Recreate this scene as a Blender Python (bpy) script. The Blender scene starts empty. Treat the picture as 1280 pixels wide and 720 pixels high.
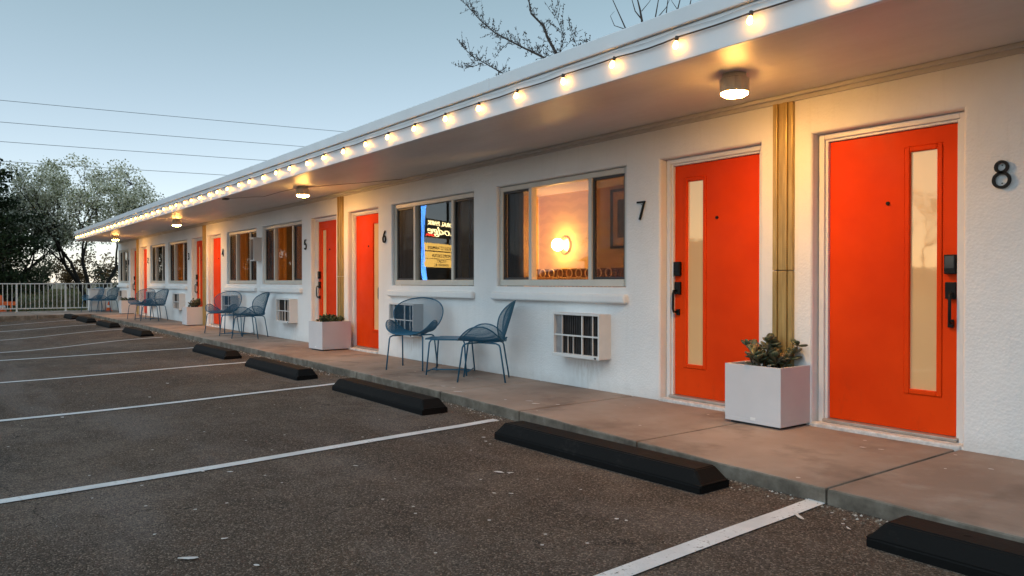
import bpy, bmesh, math, random
from mathutils import Vector, Matrix
R = math.radians
PI = math.pi
rnd = random.Random(7)
sc = bpy.context.scene
COL = sc.collection

# ------------------------------------------------------------------ helpers
class MB:
    """collects shapes into ONE mesh"""
    def __init__(s):
        s.v = []; s.f = []; s.m = []; s.sm = []
    def add(s, verts, faces, mat=0, smooth=False):
        b = len(s.v)
        s.v += [tuple(p) for p in verts]
        for f in faces:
            s.f.append(tuple(i + b for i in f)); s.m.append(mat); s.sm.append(smooth)
    def box(s, x0, y0, z0, x1, y1, z1, mat=0, bev=0.0, seg=2):
        if bev > 0:
            bm = bmesh.new()
            bmesh.ops.create_cube(bm, size=1.0)
            for v in bm.verts:
                v.co = Vector((x0 + (v.co.x + .5) * (x1 - x0), y0 + (v.co.y + .5) * (y1 - y0), z0 + (v.co.z + .5) * (z1 - z0)))
            bmesh.ops.bevel(bm, geom=bm.edges[:], offset=bev, segments=seg, affect='EDGES', profile=0.5)
            s.bm(bm, mat); bm.free(); return
        v = [(x0, y0, z0), (x1, y0, z0), (x1, y1, z0), (x0, y1, z0), (x0, y0, z1), (x1, y0, z1), (x1, y1, z1), (x0, y1, z1)]
        s.add(v, [(0, 3, 2, 1), (4, 5, 6, 7), (0, 1, 5, 4), (1, 2, 6, 5), (2, 3, 7, 6), (3, 0, 4, 7)], mat)
    def bm(s, bm, mat=0, smooth=False):
        bm.verts.index_update()
        s.add([v.co[:] for v in bm.verts], [[v.index for v in f.verts] for f in bm.faces], mat, smooth)
    def tube(s, pts, r, n=6, mat=0, closed=False, caps=True, smooth=True):
        pts = [Vector(p) for p in pts]
        N = len(pts)
        if N < 2: return
        rr = r if hasattr(r, '__len__') else [r] * N
        T = []
        for i in range(N):
            a = pts[(i - 1) % N] if (closed or i > 0) else pts[i]
            b = pts[(i + 1) % N] if (closed or i < N - 1) else pts[i]
            t = (b - a)
            T.append(t.normalized() if t.length > 1e-9 else Vector((0, 0, 1)))
        ref = Vector((0, 0, 1)) if abs(T[0].z) < .9 else Vector((1, 0, 0))
        nrm = T[0].cross(ref).normalized()
        verts = []
        for i in range(N):
            nrm = nrm - T[i] * nrm.dot(T[i])
            if nrm.length < 1e-6: nrm = T[i].orthogonal()
            nrm.normalize()
            bi = T[i].cross(nrm)
            for k in range(n):
                a = 2 * PI * k / n
                verts.append(pts[i] + (nrm * math.cos(a) + bi * math.sin(a)) * rr[i])
        faces = []
        for i in range(N if closed else N - 1):
            j = (i + 1) % N
            for k in range(n):
                l = (k + 1) % n
                faces.append((i * n + k, i * n + l, j * n + l, j * n + k))
        if caps and not closed:
            faces.append(tuple(range(n))[::-1]); faces.append(tuple((N - 1) * n + k for k in range(n)))
        s.add(verts, faces, mat, smooth)
    def lathe(s, prof, c=(0, 0, 0), n=24, mat=0, smooth=True):
        verts = []; faces = []
        for (r, z) in prof:
            for k in range(n):
                a = 2 * PI * k / n
                verts.append((c[0] + r * math.cos(a), c[1] + r * math.sin(a), c[2] + z))
        for i in range(len(prof) - 1):
            for k in range(n):
                l = (k + 1) % n
                faces.append((i * n + k, i * n + l, (i + 1) * n + l, (i + 1) * n + k))
        s.add(verts, faces, mat, smooth)
    def ball(s, c, r, mat=0, n=12, m=8, sz=1.0):
        prof = [(max(1e-4, r * math.sin(PI * i / m)), -r * sz * math.cos(PI * i / m)) for i in range(m + 1)]
        s.lathe(prof, c, n, mat)
    def build(s, name, mats, parent=None):
        me = bpy.data.meshes.new(name)
        me.from_pydata(s.v, [], s.f)
        if not isinstance(mats, (list, tuple)): mats = [mats]
        for m in mats: me.materials.append(m)
        me.polygons.foreach_set('material_index', s.m)
        me.polygons.foreach_set('use_smooth', s.sm)
        me.update()
        o = bpy.data.objects.new(name, me)
        COL.objects.link(o)
        if parent: o.parent = parent
        return o

def tag(o, label=None, cat=None, group=None, kind=None):
    if label: o['label'] = label
    if cat: o['category'] = cat
    if group: o['group'] = group
    if kind: o['kind'] = kind
    return o

def empty(name, loc=(0, 0, 0), rz=0.0, label=None, cat=None, group=None):
    o = bpy.data.objects.new(name, None)
    o.empty_display_size = .2
    o.location = loc; o.rotation_euler = (0, 0, rz)
    COL.objects.link(o)
    return tag(o, label, cat, group)

def copy_tree(o, parent=None):
    c = o.copy(); COL.objects.link(c)
    if parent: c.parent = parent
    for ch in list(o.children): copy_tree(ch, c)
    return c

def lerp(a, b, t): return a + (b - a) * t
def sstep(a, b, x):
    t = max(0., min(1., (x - a) / (b - a))); return t * t * (3 - 2 * t)

# ------------------------------------------------------------------ materials
def mat(name, col, rough=.6, metal=0., spec=.5):
    m = bpy.data.materials.new(name); m.use_nodes = True
    b = m.node_tree.nodes['Principled BSDF']
    b.inputs['Base Color'].default_value = (*col, 1)
    b.inputs['Roughness'].default_value = rough
    b.inputs['Metallic'].default_value = metal
    b.inputs['Specular IOR Level'].default_value = spec
    return m
class NT:
    def __init__(s, m): s.t = m.node_tree; s.n = s.t.nodes; s.l = s.t.links; s.b = s.n.get('Principled BSDF')
    def new(s, t, **k):
        n = s.n.new(t)
        for a, v in k.items(): setattr(n, a, v)
        return n
    def link(s, a, b): s.l.new(a, b)
    def coord(s, kind='Object'): return s.new('ShaderNodeTexCoord').outputs[kind]
    def pos(s): return s.new('ShaderNodeNewGeometry').outputs['Position']
    def noise(s, vec, scale, detail=4, rough=.55, sc3=None):
        if sc3:
            mp = s.new('ShaderNodeMapping'); mp.inputs['Scale'].default_value = sc3
            s.link(vec, mp.inputs['Vector']); vec = mp.outputs[0]
        n = s.new('ShaderNodeTexNoise'); n.inputs['Scale'].default_value = scale
        n.inputs['Detail'].default_value = detail; n.inputs['Roughness'].default_value = rough
        s.link(vec, n.inputs['Vector']); return n.outputs['Fac']
    def vor(s, vec, scale, out='Distance', feature='F1'):
        n = s.new('ShaderNodeTexVoronoi'); n.feature = feature; n.inputs['Scale'].default_value = scale
        s.link(vec, n.inputs['Vector']); return n.outputs[out]
    def ramp(s, fac, stops, interp='LINEAR'):
        n = s.new('ShaderNodeValToRGB'); e = n.color_ramp.elements; n.color_ramp.interpolation = interp
        while len(e) < len(stops): e.new(.5)
        for el, (p, c) in zip(e, stops):
            el.position = p; el.color = (*c, 1) if hasattr(c, '__len__') else (c, c, c, 1)
        s.link(fac, n.inputs['Fac']); return n.outputs['Color']
    def mix(s, fac, a, b, mode='MIX'):
        n = s.new('ShaderNodeMix', data_type='RGBA', blend_type=mode)
        for sock, v in ((n.inputs['Factor'], fac), (n.inputs[6], a), (n.inputs[7], b)):
            if hasattr(v, 'links'): s.link(v, sock)
            elif hasattr(v, '__len__'): sock.default_value = (*v, 1)
            else: sock.default_value = v
        return n.outputs[2]
    def math(s, op, a, b=0.):
        n = s.new('ShaderNodeMath', operation=op)
        for sock, v in ((n.inputs[0], a), (n.inputs[1], b)):
            if hasattr(v, 'links'): s.link(v, sock)
            else: sock.default_value = v
        return n.outputs[0]
    def bump(s, h, strength=.3, dist=.01):
        n = s.new('ShaderNodeBump'); n.inputs['Strength'].default_value = strength; n.inputs['Distance'].default_value = dist
        s.link(h, n.inputs['Height']); s.link(n.outputs[0], s.b.inputs['Normal'])
    def col(s, c): s.link(c, s.b.inputs['Base Color'])
    def rough(s, c): s.link(c, s.b.inputs['Roughness'])

def noisy(name, col, rough=.6, var=.15, scale=6, bump=.0, bscale=60, metal=0., spec=.5, bd=.004):
    m = mat(name, col, rough, metal, spec); t = NT(m)
    p = t.coord()
    f = t.noise(p, scale, 5)
    t.col(t.ramp(f, [(.3, tuple(c * (1 - var) for c in col)), (.7, tuple(min(.95, c * (1 + var * .6)) for c in col))]))
    if bump: t.bump(t.noise(p, bscale, 4), bump, bd)
    return m

def emit(name, col, strength):
    m = bpy.data.materials.new(name); m.use_nodes = True
    t = m.node_tree; t.nodes.clear()
    e = t.nodes.new('ShaderNodeEmission'); o = t.nodes.new('ShaderNodeOutputMaterial')
    e.inputs[0].default_value = (*col, 1); e.inputs[1].default_value = strength
    t.links.new(e.outputs[0], o.inputs[0]); return m

M = {}
# stucco: white paint over a coarse trowelled render
m = mat('stucco', (.8, .8, .8), .75, spec=.3); t = NT(m); p = t.pos()
big = t.noise(p, .9, 4); fine = t.noise(p, 70, 5, .65); v = t.vor(p, 55); mid = t.noise(p, 9, 3)
streak = t.noise(p, 3.5, 4, .6, (6, 6, .5))
c = t.ramp(big, [(.36, (.76, .77, .775)), (.64, (.85, .85, .845))])
c = t.mix(t.math('MULTIPLY', t.ramp(streak, [(.55, 0.), (.8, 1.)]), .14), c, (.5, .48, .45))
sep = t.new('ShaderNodeSeparateXYZ'); t.link(p, sep.inputs[0])
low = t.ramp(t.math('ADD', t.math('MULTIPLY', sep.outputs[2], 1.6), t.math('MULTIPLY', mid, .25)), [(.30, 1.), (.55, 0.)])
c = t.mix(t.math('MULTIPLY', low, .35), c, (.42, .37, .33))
acx = t.math('ABSOLUTE', t.math('SUBTRACT', t.math('ABSOLUTE', t.math('SUBTRACT', t.math('MODULO', t.math('ADD', sep.outputs[0], 3.47 + 8.0 * 6), 8.0), 4.0)), 1.75))
dr = t.math('MULTIPLY', t.ramp(acx, [(.0, 1.), (.30, .0)]), t.math('MULTIPLY', t.ramp(sep.outputs[2], [(.12, .2), (.40, 1.), (.5, 0.)]), t.ramp(t.noise(p, 7, 5, .65, (3, 3, .7)), [(.45, 0.), (.65, 1.)])))
c = t.mix(t.math('MULTIPLY', dr, .55), c, (.40, .35, .29))
t.col(c)
h = t.math('ADD', t.math('MULTIPLY', fine, .6), t.math('ADD', t.math('MULTIPLY', v, .5), t.math('MULTIPLY', mid, 1.2)))
t.bump(h, .52, .008); M['stucco'] = m

M['white'] = noisy('white_paint', (.74, .74, .74), .4, .05, 4, .08, 90)
M['frame'] = noisy('window_frame_paint', (.62, .585, .52), .42, .06, 5)
M['dark_frame'] = mat('dark_frame', (.035, .033, .032), .5)
M['fascia'] = noisy('fascia_paint', (.70, .71, .73), .42, .06, 2, .05, 40)
m = mat('soffit_paint', (.4, .38, .36), .34, spec=.5); t = NT(m); p = t.pos()
f = t.noise(p, .8, 5, .6, (.35, 1.5, 1)); f2 = t.noise(p, 14, 4)
t.col(t.ramp(f, [(.36, (.58, .56, .54)), (.64, (.70, .675, .655))]))
spx = t.new('ShaderNodeSeparateXYZ'); t.link(p, spx.inputs[0]); seam = t.math('LESS_THAN', t.math('MODULO', t.math('ADD', spx.outputs[0], 100.3), 2.44), .008)
t.bump(t.math('SUBTRACT', t.math('ADD', f, t.math('MULTIPLY', f2, .12)), t.math('MULTIPLY', seam, .25)), .25, .02); t.rough(t.ramp(f2, [(.3, .38), (.7, .52)])); M['soffit'] = m
M['trim'] = noisy('trim_paint', (.55, .53, .51), .5, .1, 3)
m = mat('door_paint', (.62, .05, .001), .5, spec=.1); t = NT(m); p = t.pos()
f = t.noise(p, 1.6, 4); g = t.noise(p, 40, 4, .6, (1, 1, .12))
t.col(t.ramp(f, [(.3, (.68, .040, .002)), (.7, (.76, .050, .003))])); sp_ = t.new('ShaderNodeSeparateXYZ'); t.link(p, sp_.inputs[0])
sc_ = t.math('MULTIPLY', t.ramp(sp_.outputs[2], [(.22, 1.), (.62, .0)]), t.ramp(t.noise(p, 11, 6, .7, (1, 1, .5)), [(.55, 0.), (.72, 1.)]))
t.col(t.mix(t.math('MULTIPLY', sc_, .35), t.ramp(f, [(.36, (.68, .044, .002)), (.64, (.78, .058, .003))]), (.30, .045, .015)))
t.rough(t.ramp(t.noise(p, 5, 4), [(.3, .38), (.7, .6)])); t.bump(g, .12, .003); M['door'] = m
m = mat('bronze_pilaster', (.33, .235, .075), .4, .35); t = NT(m); p = t.pos()
t.col(t.ramp(t.noise(p, 5, 4, .6, (6, 6, .6)), [(.36, (.34, .235, .085)), (.64, (.50, .36, .14))])); M['bronze'] = m
M['black'] = mat('black_metal', (.006, .006, .006), .5, spec=.25)
M['lens_black'] = mat('keypad_glass', (.02, .022, .026), .08)
M['threshold'] = noisy('threshold_metal', (.45, .40, .36), .4, .15, 14, metal=.5)
M['step'] = noisy('threshold_step_paint', (.62, .61, .6), .7, .3, 22, .3, 40)
# mirrored amber glass of the doors
m = bpy.data.materials.new('amber_door_glass'); m.use_nodes = True; t = NT(m); b = t.b
b.inputs['Base Color'].default_value = (.78, .50, .24, 1); b.inputs['Roughness'].default_value = .55; b.inputs['Emission Color'].default_value = (1., .58, .22, 1); b.inputs['Emission Strength'].default_value = .055  # weak emission stands in for room light coming through the glass
gl = t.new('ShaderNodeBsdfGlossy'); gl.inputs['Color'].default_value = (1, .72, .42, 1); gl.inputs['Roughness'].default_value = .03
mx = t.new('ShaderNodeMixShader'); mx.inputs[0].default_value = .27
bp = t.new('ShaderNodeBump'); bp.inputs['Strength'].default_value = .015; bp.inputs['Distance'].default_value = .02
t.link(t.noise(t.pos(), 7, 2), bp.inputs['Height']); t.link(bp.outputs[0], gl.inputs['Normal'])
t.link(b.outputs[0], mx.inputs[1]); t.link(gl.outputs[0], mx.inputs[2])
t.link(mx.outputs[0], t.n['Material Output'].inputs[0]); M['amber'] = m
# window glass: thin clear pane
m = bpy.data.materials.new('window_glass'); m.use_nodes = True; t = NT(m); t.n.remove(t.b)
tr = t.new('ShaderNodeBsdfTransparent'); tr.inputs[0].default_value = (.86, .87, .86, 1)
gl = t.new('ShaderNodeBsdfGlossy'); gl.inputs['Roughness'].default_value = .012
ge = t.new('ShaderNodeNewGeometry'); vd = t.new('ShaderNodeVectorMath', operation='DOT_PRODUCT')
t.link(ge.outputs['Normal'], vd.inputs[0]); t.link(ge.outputs['Incoming'], vd.inputs[1])
fr_ = t.math('ADD', t.math('MULTIPLY', t.math('POWER', t.math('SUBTRACT', 1., t.math('ABSOLUTE', vd.outputs['Value'])), 5.), .87), .12)
mx = t.new('ShaderNodeMixShader'); t.link(fr_, mx.inputs[0]); t.link(tr.outputs[0], mx.inputs[1]); t.link(gl.outputs[0], mx.inputs[2])
t.link(mx.outputs[0], t.n['Material Output'].inputs[0]); M['glass'] = m
# insect screen
m = bpy.data.materials.new('insect_screen'); m.use_nodes = True; t = NT(m); b = t.b
b.inputs['Base Color'].default_value = (.012, .012, .013, 1); b.inputs['Roughness'].default_value = .6
tr = t.new('ShaderNodeBsdfTransparent'); mx = t.new('ShaderNodeMixShader'); mx.inputs[0].default_value = .38
t.link(tr.outputs[0], mx.inputs[1]); t.link(b.outputs[0], mx.inputs[2]); t.link(mx.outputs[0], t.n['Material Output'].inputs[0]); M['screen'] = m
# interiors
M['room_dark'] = noisy('room_plaster', (.22, .17, .13), .8, .2, 3)
m = mat('room_wallpaper', (.62, .36, .14), .75); t = NT(m); p = t.pos()
w = t.new('ShaderNodeTexWave'); w.wave_type = 'RINGS'; w.inputs['Scale'].default_value = 2.6; w.inputs['Distortion'].default_value = 5.; w.inputs['Detail'].default_value = 1.; w.inputs['Detail Scale'].default_value = 1.6
t.link(p, w.inputs['Vector']); t.col(t.ramp(w.outputs['Fac'], [(.35, (.80, .49, .15)), (.75, (.74, .44, .135))])); M['wallpaper'] = m
M['ceiling_in'] = mat('room_ceiling', (.7, .58, .52), .8)
m = mat('wood_slats', (.2, .09, .03), .5); t = NT(m); p = t.pos()
t.col(t.ramp(t.noise(p, 3, 5, .6, (9, 9, .5)), [(.3, (.16, .06, .018)), (.7, (.38, .17, .06))])); M['wood'] = m
M['rattan'] = noisy('rattan', (.75, .48, .22), .5, .2, 20)
m = bpy.data.materials.new('curtain_fabric'); m.use_nodes = True; t = NT(m); b = t.b
b.inputs['Base Color'].default_value = (.42, .20, .06, 1); b.inputs['Roughness'].default_value = .9
tl = t.new('ShaderNodeBsdfTranslucent'); tl.inputs[0].default_value = (.8, .42, .13, 1); mx = t.new('ShaderNodeMixShader'); mx.inputs[0].default_value = .65
t.link(b.outputs[0], mx.inputs[1]); t.link(tl.outputs[0], mx.inputs[2]); t.link(mx.outputs[0], t.n['Material Output'].inputs[0]); M['curtain'] = m
M['curtain_dark'] = noisy('dark_curtain_fabric', (.055, .045, .042), .9, .2, 10)
M['picture'] = noisy('picture_print', (.12, .09, .06), .6, .8, 9)
M['picture_frame'] = mat('picture_frame_wood', (.05, .035, .03), .4)
M['globe'] = emit('globe_glow', (1., .60, .22), 40)
M['room_bulb'] = emit('room_lamp_glow', (1., .48, .13), 46)
M['room7_fill_bulb'] = emit('room7_fill_glow', (1., .52, .15), 130)  # glow of the added hidden lamp that evens out room 7
M['brass'] = mat('brass', (.6, .42, .18), .3, .9)
# lights outside
M['bulb'] = emit('string_bulb_glow', (1., .45, .08), 22)
M['lens'] = emit('lamp_lens_glow', (1., .47, .10), 200)
m = mat('lamp_body', (.78, .66, .48), .5, .0); M['lamp_body'] = m
M['cable'] = mat('cable_rubber', (.05, .035, .025), .6)
# air conditioner / metal boxes
M['metal_white'] = noisy('white_enamel', (.70, .69, .68), .42, .06, 7)
M['louvre'] = noisy('louvre_dark', (.06, .055, .055), .5, .4, 12)
M['louvre_pale'] = noisy('louvre_fins', (.36, .35, .36), .4, .2, 12, metal=.4)
# furniture
M['blue'] = mat('blue_powder_coat', (.014, .11, .20), .4, spec=.4)
# planters
M['planter'] = noisy('planter_white', (.62, .62, .64), .5, .06, 3, .05, 60)
M['soil'] = noisy('soil', (.045, .03, .02), .95, .4, 30, .6, 40)
M['plinth'] = mat('planter_plinth', (.05, .05, .05), .7)
M['plaque'] = mat('plaque', (.8, .8, .8), .3)
m = mat('succulent_leaf', (.055, .07, .035), .38); t = NT(m)
oi = t.new('ShaderNodeNewGeometry')
t.col(t.ramp(oi.outputs['Random Per Island'], [(0., (.045, .06, .03)), (.6, (.10, .115, .06)), (1., (.17, .12, .07))])); M['succ'] = m
m = mat('succulent_green', (.03, .07, .02), .5); t = NT(m)
oi = t.new('ShaderNodeNewGeometry')
t.col(t.ramp(oi.outputs['Random Per Island'], [(0., (.012, .03, .01)), (1., (.05, .085, .03))])); M['succ2'] = m
M['stem'] = noisy('plant_stem', (.09, .06, .035), .8, .3, 20)
# ground
m = mat('asphalt', (.05, .045, .042), .88, spec=.25); t = NT(m); p = t.pos()
big = t.noise(p, .55, 5, .6); mid = t.noise(p, 3.2, 5, .6); fine = t.noise(p, 130, 3, .7); ag = t.vor(p, 135, 'Color'); agd = t.vor(p, 135)
agb = t.new('ShaderNodeSeparateColor'); t.link(ag, agb.inputs[0])
c = t.ramp(big, [(.36, (.060, .041, .031)), (.5, (.094, .068, .052)), (.63, (.145, .113, .094))])
c = t.mix(t.ramp(mid, [(.38, .7), (.6, 0.)]), c, (.05, .036, .028))
c = t.mix(t.ramp(t.noise(p, .9, 3, .5, (.5, 1.6, 1)), [(.52, 0.), (.66, .55)]), c, (.16, .135, .125))
orng = t.ramp(t.noise(p, .42, 4, .6), [(.5, 0.), (.68, .45)]); c = t.mix(orng, c, (.115, .076, .048))
oil = t.ramp(t.noise(p, 1.15, 6, .7, (.45, 1., 1)), [(.55, 0.), (.68, .75)]); c = t.mix(oil, c, (.024, .02, .018))
wob = t.new('ShaderNodeVectorMath', operation='ADD'); wn = t.new('ShaderNodeTexNoise'); wn.inputs['Scale'].default_value = 1.7; wn.inputs['Detail'].default_value = 5; t.link(p, wn.inputs['Vector'])
t.link(p, wob.inputs[0]); t.link(wn.outputs['Color'], wob.inputs[1]); crk = t.vor(wob.outputs[0], .42, 'Distance', 'DISTANCE_TO_EDGE')
cm = t.math('MULTIPLY', t.math('LESS_THAN', crk, .0028), t.math('GREATER_THAN', big, .50)); c = t.mix(t.math('MULTIPLY', cm, .75), c, (.016, .013, .011))
c = t.mix(t.ramp(agb.outputs[0], [(.0, .0), (.6, .0), (.97, .85)]), c, (.26, .2, .16))
c = t.mix(t.ramp(agb.outputs[1], [(.0, .8), (.36, .0)]), c, (.018, .013, .010))
fl = t.vor(p, 9, 'Color'); fls = t.new('ShaderNodeSeparateColor'); t.link(fl, fls.inputs[0])
fd = t.vor(p, 9); fm = t.math('MULTIPLY', t.math('LESS_THAN', fd, .085), t.math('GREATER_THAN', fls.outputs[0], .80))
c = t.mix(t.math('MULTIPLY', fm, .85), c, (.55, .52, .50))
t.col(c); t.bump(t.math('ADD', t.math('MULTIPLY', agd, -1.), t.math('MULTIPLY', fine, .5)), .75, .008)
M['asphalt'] = m
m = mat('stripe_paint', (.62, .62, .63), .7); t = NT(m); p = t.pos()
w1 = t.noise(p, 45, 5, .7); w2 = t.noise(p, 5, 3)
wear = t.ramp(t.math('ADD', w1, t.math('MULTIPLY', w2, .45)), [(.84, 0.), (.96, 1.)])
t.col(t.mix(wear, t.ramp(w2, [(.3, (.52, .52, .53)), (.7, (.68, .68, .69))]), (.09, .075, .065))); t.bump(t.vor(p, 95), .4, .005); M['stripe'] = m
m = mat('sidewalk_concrete', (.24, .19, .155), .82, spec=.3); t = NT(m); p = t.pos()
big = t.noise(p, .7, 5, .6); mid = t.noise(p, 5, 5, .65); fine = t.noise(p, 120, 4, .7)
c = t.ramp(big, [(.36, (.215, .155, .125)), (.64, (.345, .27, .225))])
c = t.mix(t.ramp(mid, [(.5, 0.), (.75, .5)]), c, (.32, .275, .24))
c = t.mix(t.ramp(t.noise(p, 2.1, 4, .6), [(.33, .6), (.48, 0.)]), c, (.14, .102, .082))
sp = t.vor(p, 7, 'Color'); sps = t.new('ShaderNodeSeparateColor'); t.link(sp, sps.inputs[0]); spd = t.vor(p, 7)
fm = t.math('MULTIPLY', t.math('LESS_THAN', t.math('ADD', spd, t.math('MULTIPLY', mid, .18)), .17), t.math('GREATER_THAN', sps.outputs[0], .78))
c = t.mix(t.math('MULTIPLY', fm, .7), c, (.55, .5, .46))
# the kerb face is weathered grey
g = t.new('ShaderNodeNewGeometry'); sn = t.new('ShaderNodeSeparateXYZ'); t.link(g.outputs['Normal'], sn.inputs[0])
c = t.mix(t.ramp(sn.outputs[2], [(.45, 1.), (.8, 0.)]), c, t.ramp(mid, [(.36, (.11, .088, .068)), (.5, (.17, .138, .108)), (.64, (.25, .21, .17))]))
t.col(c); t.bump(t.math('ADD', fine, t.math('MULTIPLY', mid, .8)), .35, .006); M['walk'] = m
M['joint'] = mat('joint_fill', (.06, .048, .04), .95)
m = mat('black_rubber', (.005, .0045, .0045), .75, spec=.2); t = NT(m); p = t.pos()
du = t.math('ADD', t.math('MULTIPLY', t.noise(p, 5, 6, .7), .7), t.math('MULTIPLY', t.noise(p, 45, 4, .7, (.5, 1, 1)), .4))
g_ = t.new('ShaderNodeNewGeometry'); sn_ = t.new('ShaderNodeSeparateXYZ'); t.link(g_.outputs['Normal'], sn_.inputs[0]); ps_ = t.new('ShaderNodeSeparateXYZ'); t.link(p, ps_.inputs[0])
foot = t.ramp(ps_.outputs[2], [(.0, .16), (.035, 0.)])
c = t.mix(t.ramp(t.math('ADD', t.math('ADD', du, foot), t.math('MULTIPLY', sn_.outputs[2], .07)), [(.64, 0.), (.86, .45)]), (.0035, .003, .003), (.05, .042, .036))
t.col(c); t.bump(t.noise(p, 60, 4), .3, .004); M['rubber'] = m
m = mat('grit', (.16, .12, .09), .95); t = NT(m); oi = t.new('ShaderNodeNewGeometry')
t.col(t.ramp(oi.outputs['Random Per Island'], [(0., (.06, .045, .035)), (.7, (.2, .16, .12)), (1., (.5, .46, .42))])); M['grit'] = m
M['chip'] = noisy('paint_chip', (.6, .58, .57), .7, .2, 30)
m = mat('dry_ground', (.14, .10, .06), .95); t = NT(m); p = t.pos()
t.col(t.ramp(t.noise(p, .25, 6, .65), [(.3, (.06, .075, .022)), (.5, (.15, .115, .06)), (.7, (.20, .13, .075))])); M['ground'] = m
m = mat('lawn', (.05, .10, .02), .95); t = NT(m); p = t.pos()
t.col(t.ramp(t.noise(p, 1.1, 6, .7), [(.4, (.06, .08, .03)), (.5, (.13, .12, .05)), (.6, (.24, .16, .09))])); M['lawn'] = m
m = mat('grass_blades', (.05, .11, .02), .8); t = NT(m); oi = t.new('ShaderNodeNewGeometry')
t.col(t.ramp(oi.outputs['Random Per Island'], [(0., (.05, .08, .02)), (.4, (.11, .14, .04)), (1., (.34, .22, .12))])); M['blades'] = m
# trees
def leafmat(name, stops):
    m = mat(name, stops[0][1], .7, spec=.25); t = NT(m); oi = t.new('ShaderNodeNewGeometry')
    c = t.ramp(oi.outputs['Random Per Island'], stops); t.col(c)
    tl = t.new('ShaderNodeBsdfTranslucent'); t.link(c, tl.inputs[0]); mx = t.new('ShaderNodeMixShader'); mx.inputs[0].default_value = .25
    t.link(t.b.outputs[0], mx.inputs[1]); t.link(tl.outputs[0], mx.inputs[2]); t.link(mx.outputs[0], t.n['Material Output'].inputs[0])
    return m
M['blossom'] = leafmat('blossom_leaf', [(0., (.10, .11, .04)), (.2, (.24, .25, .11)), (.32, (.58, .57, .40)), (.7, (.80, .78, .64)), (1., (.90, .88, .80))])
M['blossom_grey'] = leafmat('blossom_leaf_grey', [(0., (.05, .06, .03)), (.4, (.13, .15, .09)), (.6, (.44, .46, .36)), (1., (.74, .75, .66))])  # greyer, darker leaf tones than the tall pear
M['evergreen'] = leafmat('evergreen_needles', [(0., (.010, .020, .008)), (1., (.035, .055, .02))])
M['rust'] = leafmat('rusty_leaf', [(0., (.05, .03, .012)), (.6, (.14, .08, .03)), (1., (.25, .14, .06))])
M['bush'] = leafmat('bush_leaf', [(0., (.03, .035, .018)), (1., (.12, .12, .07))])
M['bark'] = noisy('dark_bark', (.022, .017, .014), .9, .35, 8, .4, 30)
M['bark2'] = noisy('bare_bark', (.045, .03, .024), .9, .3, 8)
M['bud'] = mat('catkin_bud', (.05, .032, .028), .8)
M['rail'] = noisy('railing_paint', (.62, .61, .6), .45, .06, 6)
M['wire'] = mat('wire_black', (.12, .13, .14), .6)
M['orange'] = mat('cone_orange', (.75, .12, .015), .5)
M['cone_band'] = mat('cone_band', (.75, .75, .75), .4)
M['neon_blue'] = emit('neon_blue', (.10, .34, 1.), 9)
M['neon_cream'] = emit('neon_cream', (1., .78, .36), 9)
M['neon_red'] = emit('neon_red', (1., .05, .03), 8)
M['marquee'] = emit('marquee_panel', (1., .58, .13), 4)
M['sign_face'] = mat('sign_face', (.05, .035, .02), .5)
M['sign_blue'] = mat('sign_blue', (.03, .12, .5), .4)
M['letter_black'] = mat('letter_black', (.01, .01, .01), .5)
M['grey_box'] = noisy('grey_enamel', (.42, .41, .40), .45, .1, 6)
M['road'] = noisy('road_asphalt', (.05, .05, .052), .9, .2, 2)
M['hill'] = noisy('scrub_hill', (.05, .042, .034), .95, .4, .4)
M['house'] = noisy('far_house_wall', (.30, .24, .2), .8, .2, 1)
M['house_roof'] = noisy('far_house_roof', (.09, .07, .06), .8, .2, 1)

# ------------------------------------------------------------------ camera (1.22 m above the lot, 5.2 m in front of the facade)
F, XL, Y0, D, H = 960., -76., 351.8, 5.2, 1.22
pitch = math.atan((360 - Y0) / F); yaw = math.atan2(640 - XL, F)
f0 = Vector((-math.cos(yaw), math.sin(yaw), 0)); right = Vector((math.sin(yaw), math.cos(yaw), 0))
fwd = f0 * math.cos(pitch) - Vector((0, 0, 1)) * math.sin(pitch); up = right.cross(fwd)
cd = bpy.data.cameras.new('camera'); cam = bpy.data.objects.new('camera', cd); COL.objects.link(cam)
cam.matrix_world = Matrix(((right.x, up.x, -fwd.x, 0), (right.y, up.y, -fwd.y, -D), (right.z, up.z, -fwd.z, H), (0, 0, 0, 1)))
cd.lens = F / 1280 * 36; cd.sensor_width = 36; cd.clip_end = 3000; cd.clip_start = .05
sc.camera = cam

# ------------------------------------------------------------------ ground, lot, walk
K_ = .96       # the lot lies 5 cm above datum: everything on it is measured with this factor about the viewpoint's foot
def LS(x, y): return x * K_, -5.2 + (y + 5.2) * K_
def lot_h(x, y):
    x /= K_; y = (y + 5.2) / K_ - 5.2
    return .049 + K_ * lot_0(x, y)
def lot_0(x, y):
    s = sstep(-1.5, -4.3, y)
    return -.03 * s - .12 * s * sstep(-14.9, -17.2, x) * (1 - .25 * sstep(-18, -26, x)) + .006 * sstep(-1.70, -1.35, y) + .004 * math.sin(x * 1.3 + y) 
def edge(x):
    pts = [(-40, -1.17), (-9.7, -1.17), (-6.3, -1.27), (-5.1, -1.33), (-3.0, -1.475), (-2.1, -1.50), (-1.2, -1.55), (8, -1.6)]
    for (a, ya), (b, yb) in zip(pts, pts[1:]):
        if x <= b: return lerp(ya, yb, max(0, (x - a) / (b - a)))
    return -1.6

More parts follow.
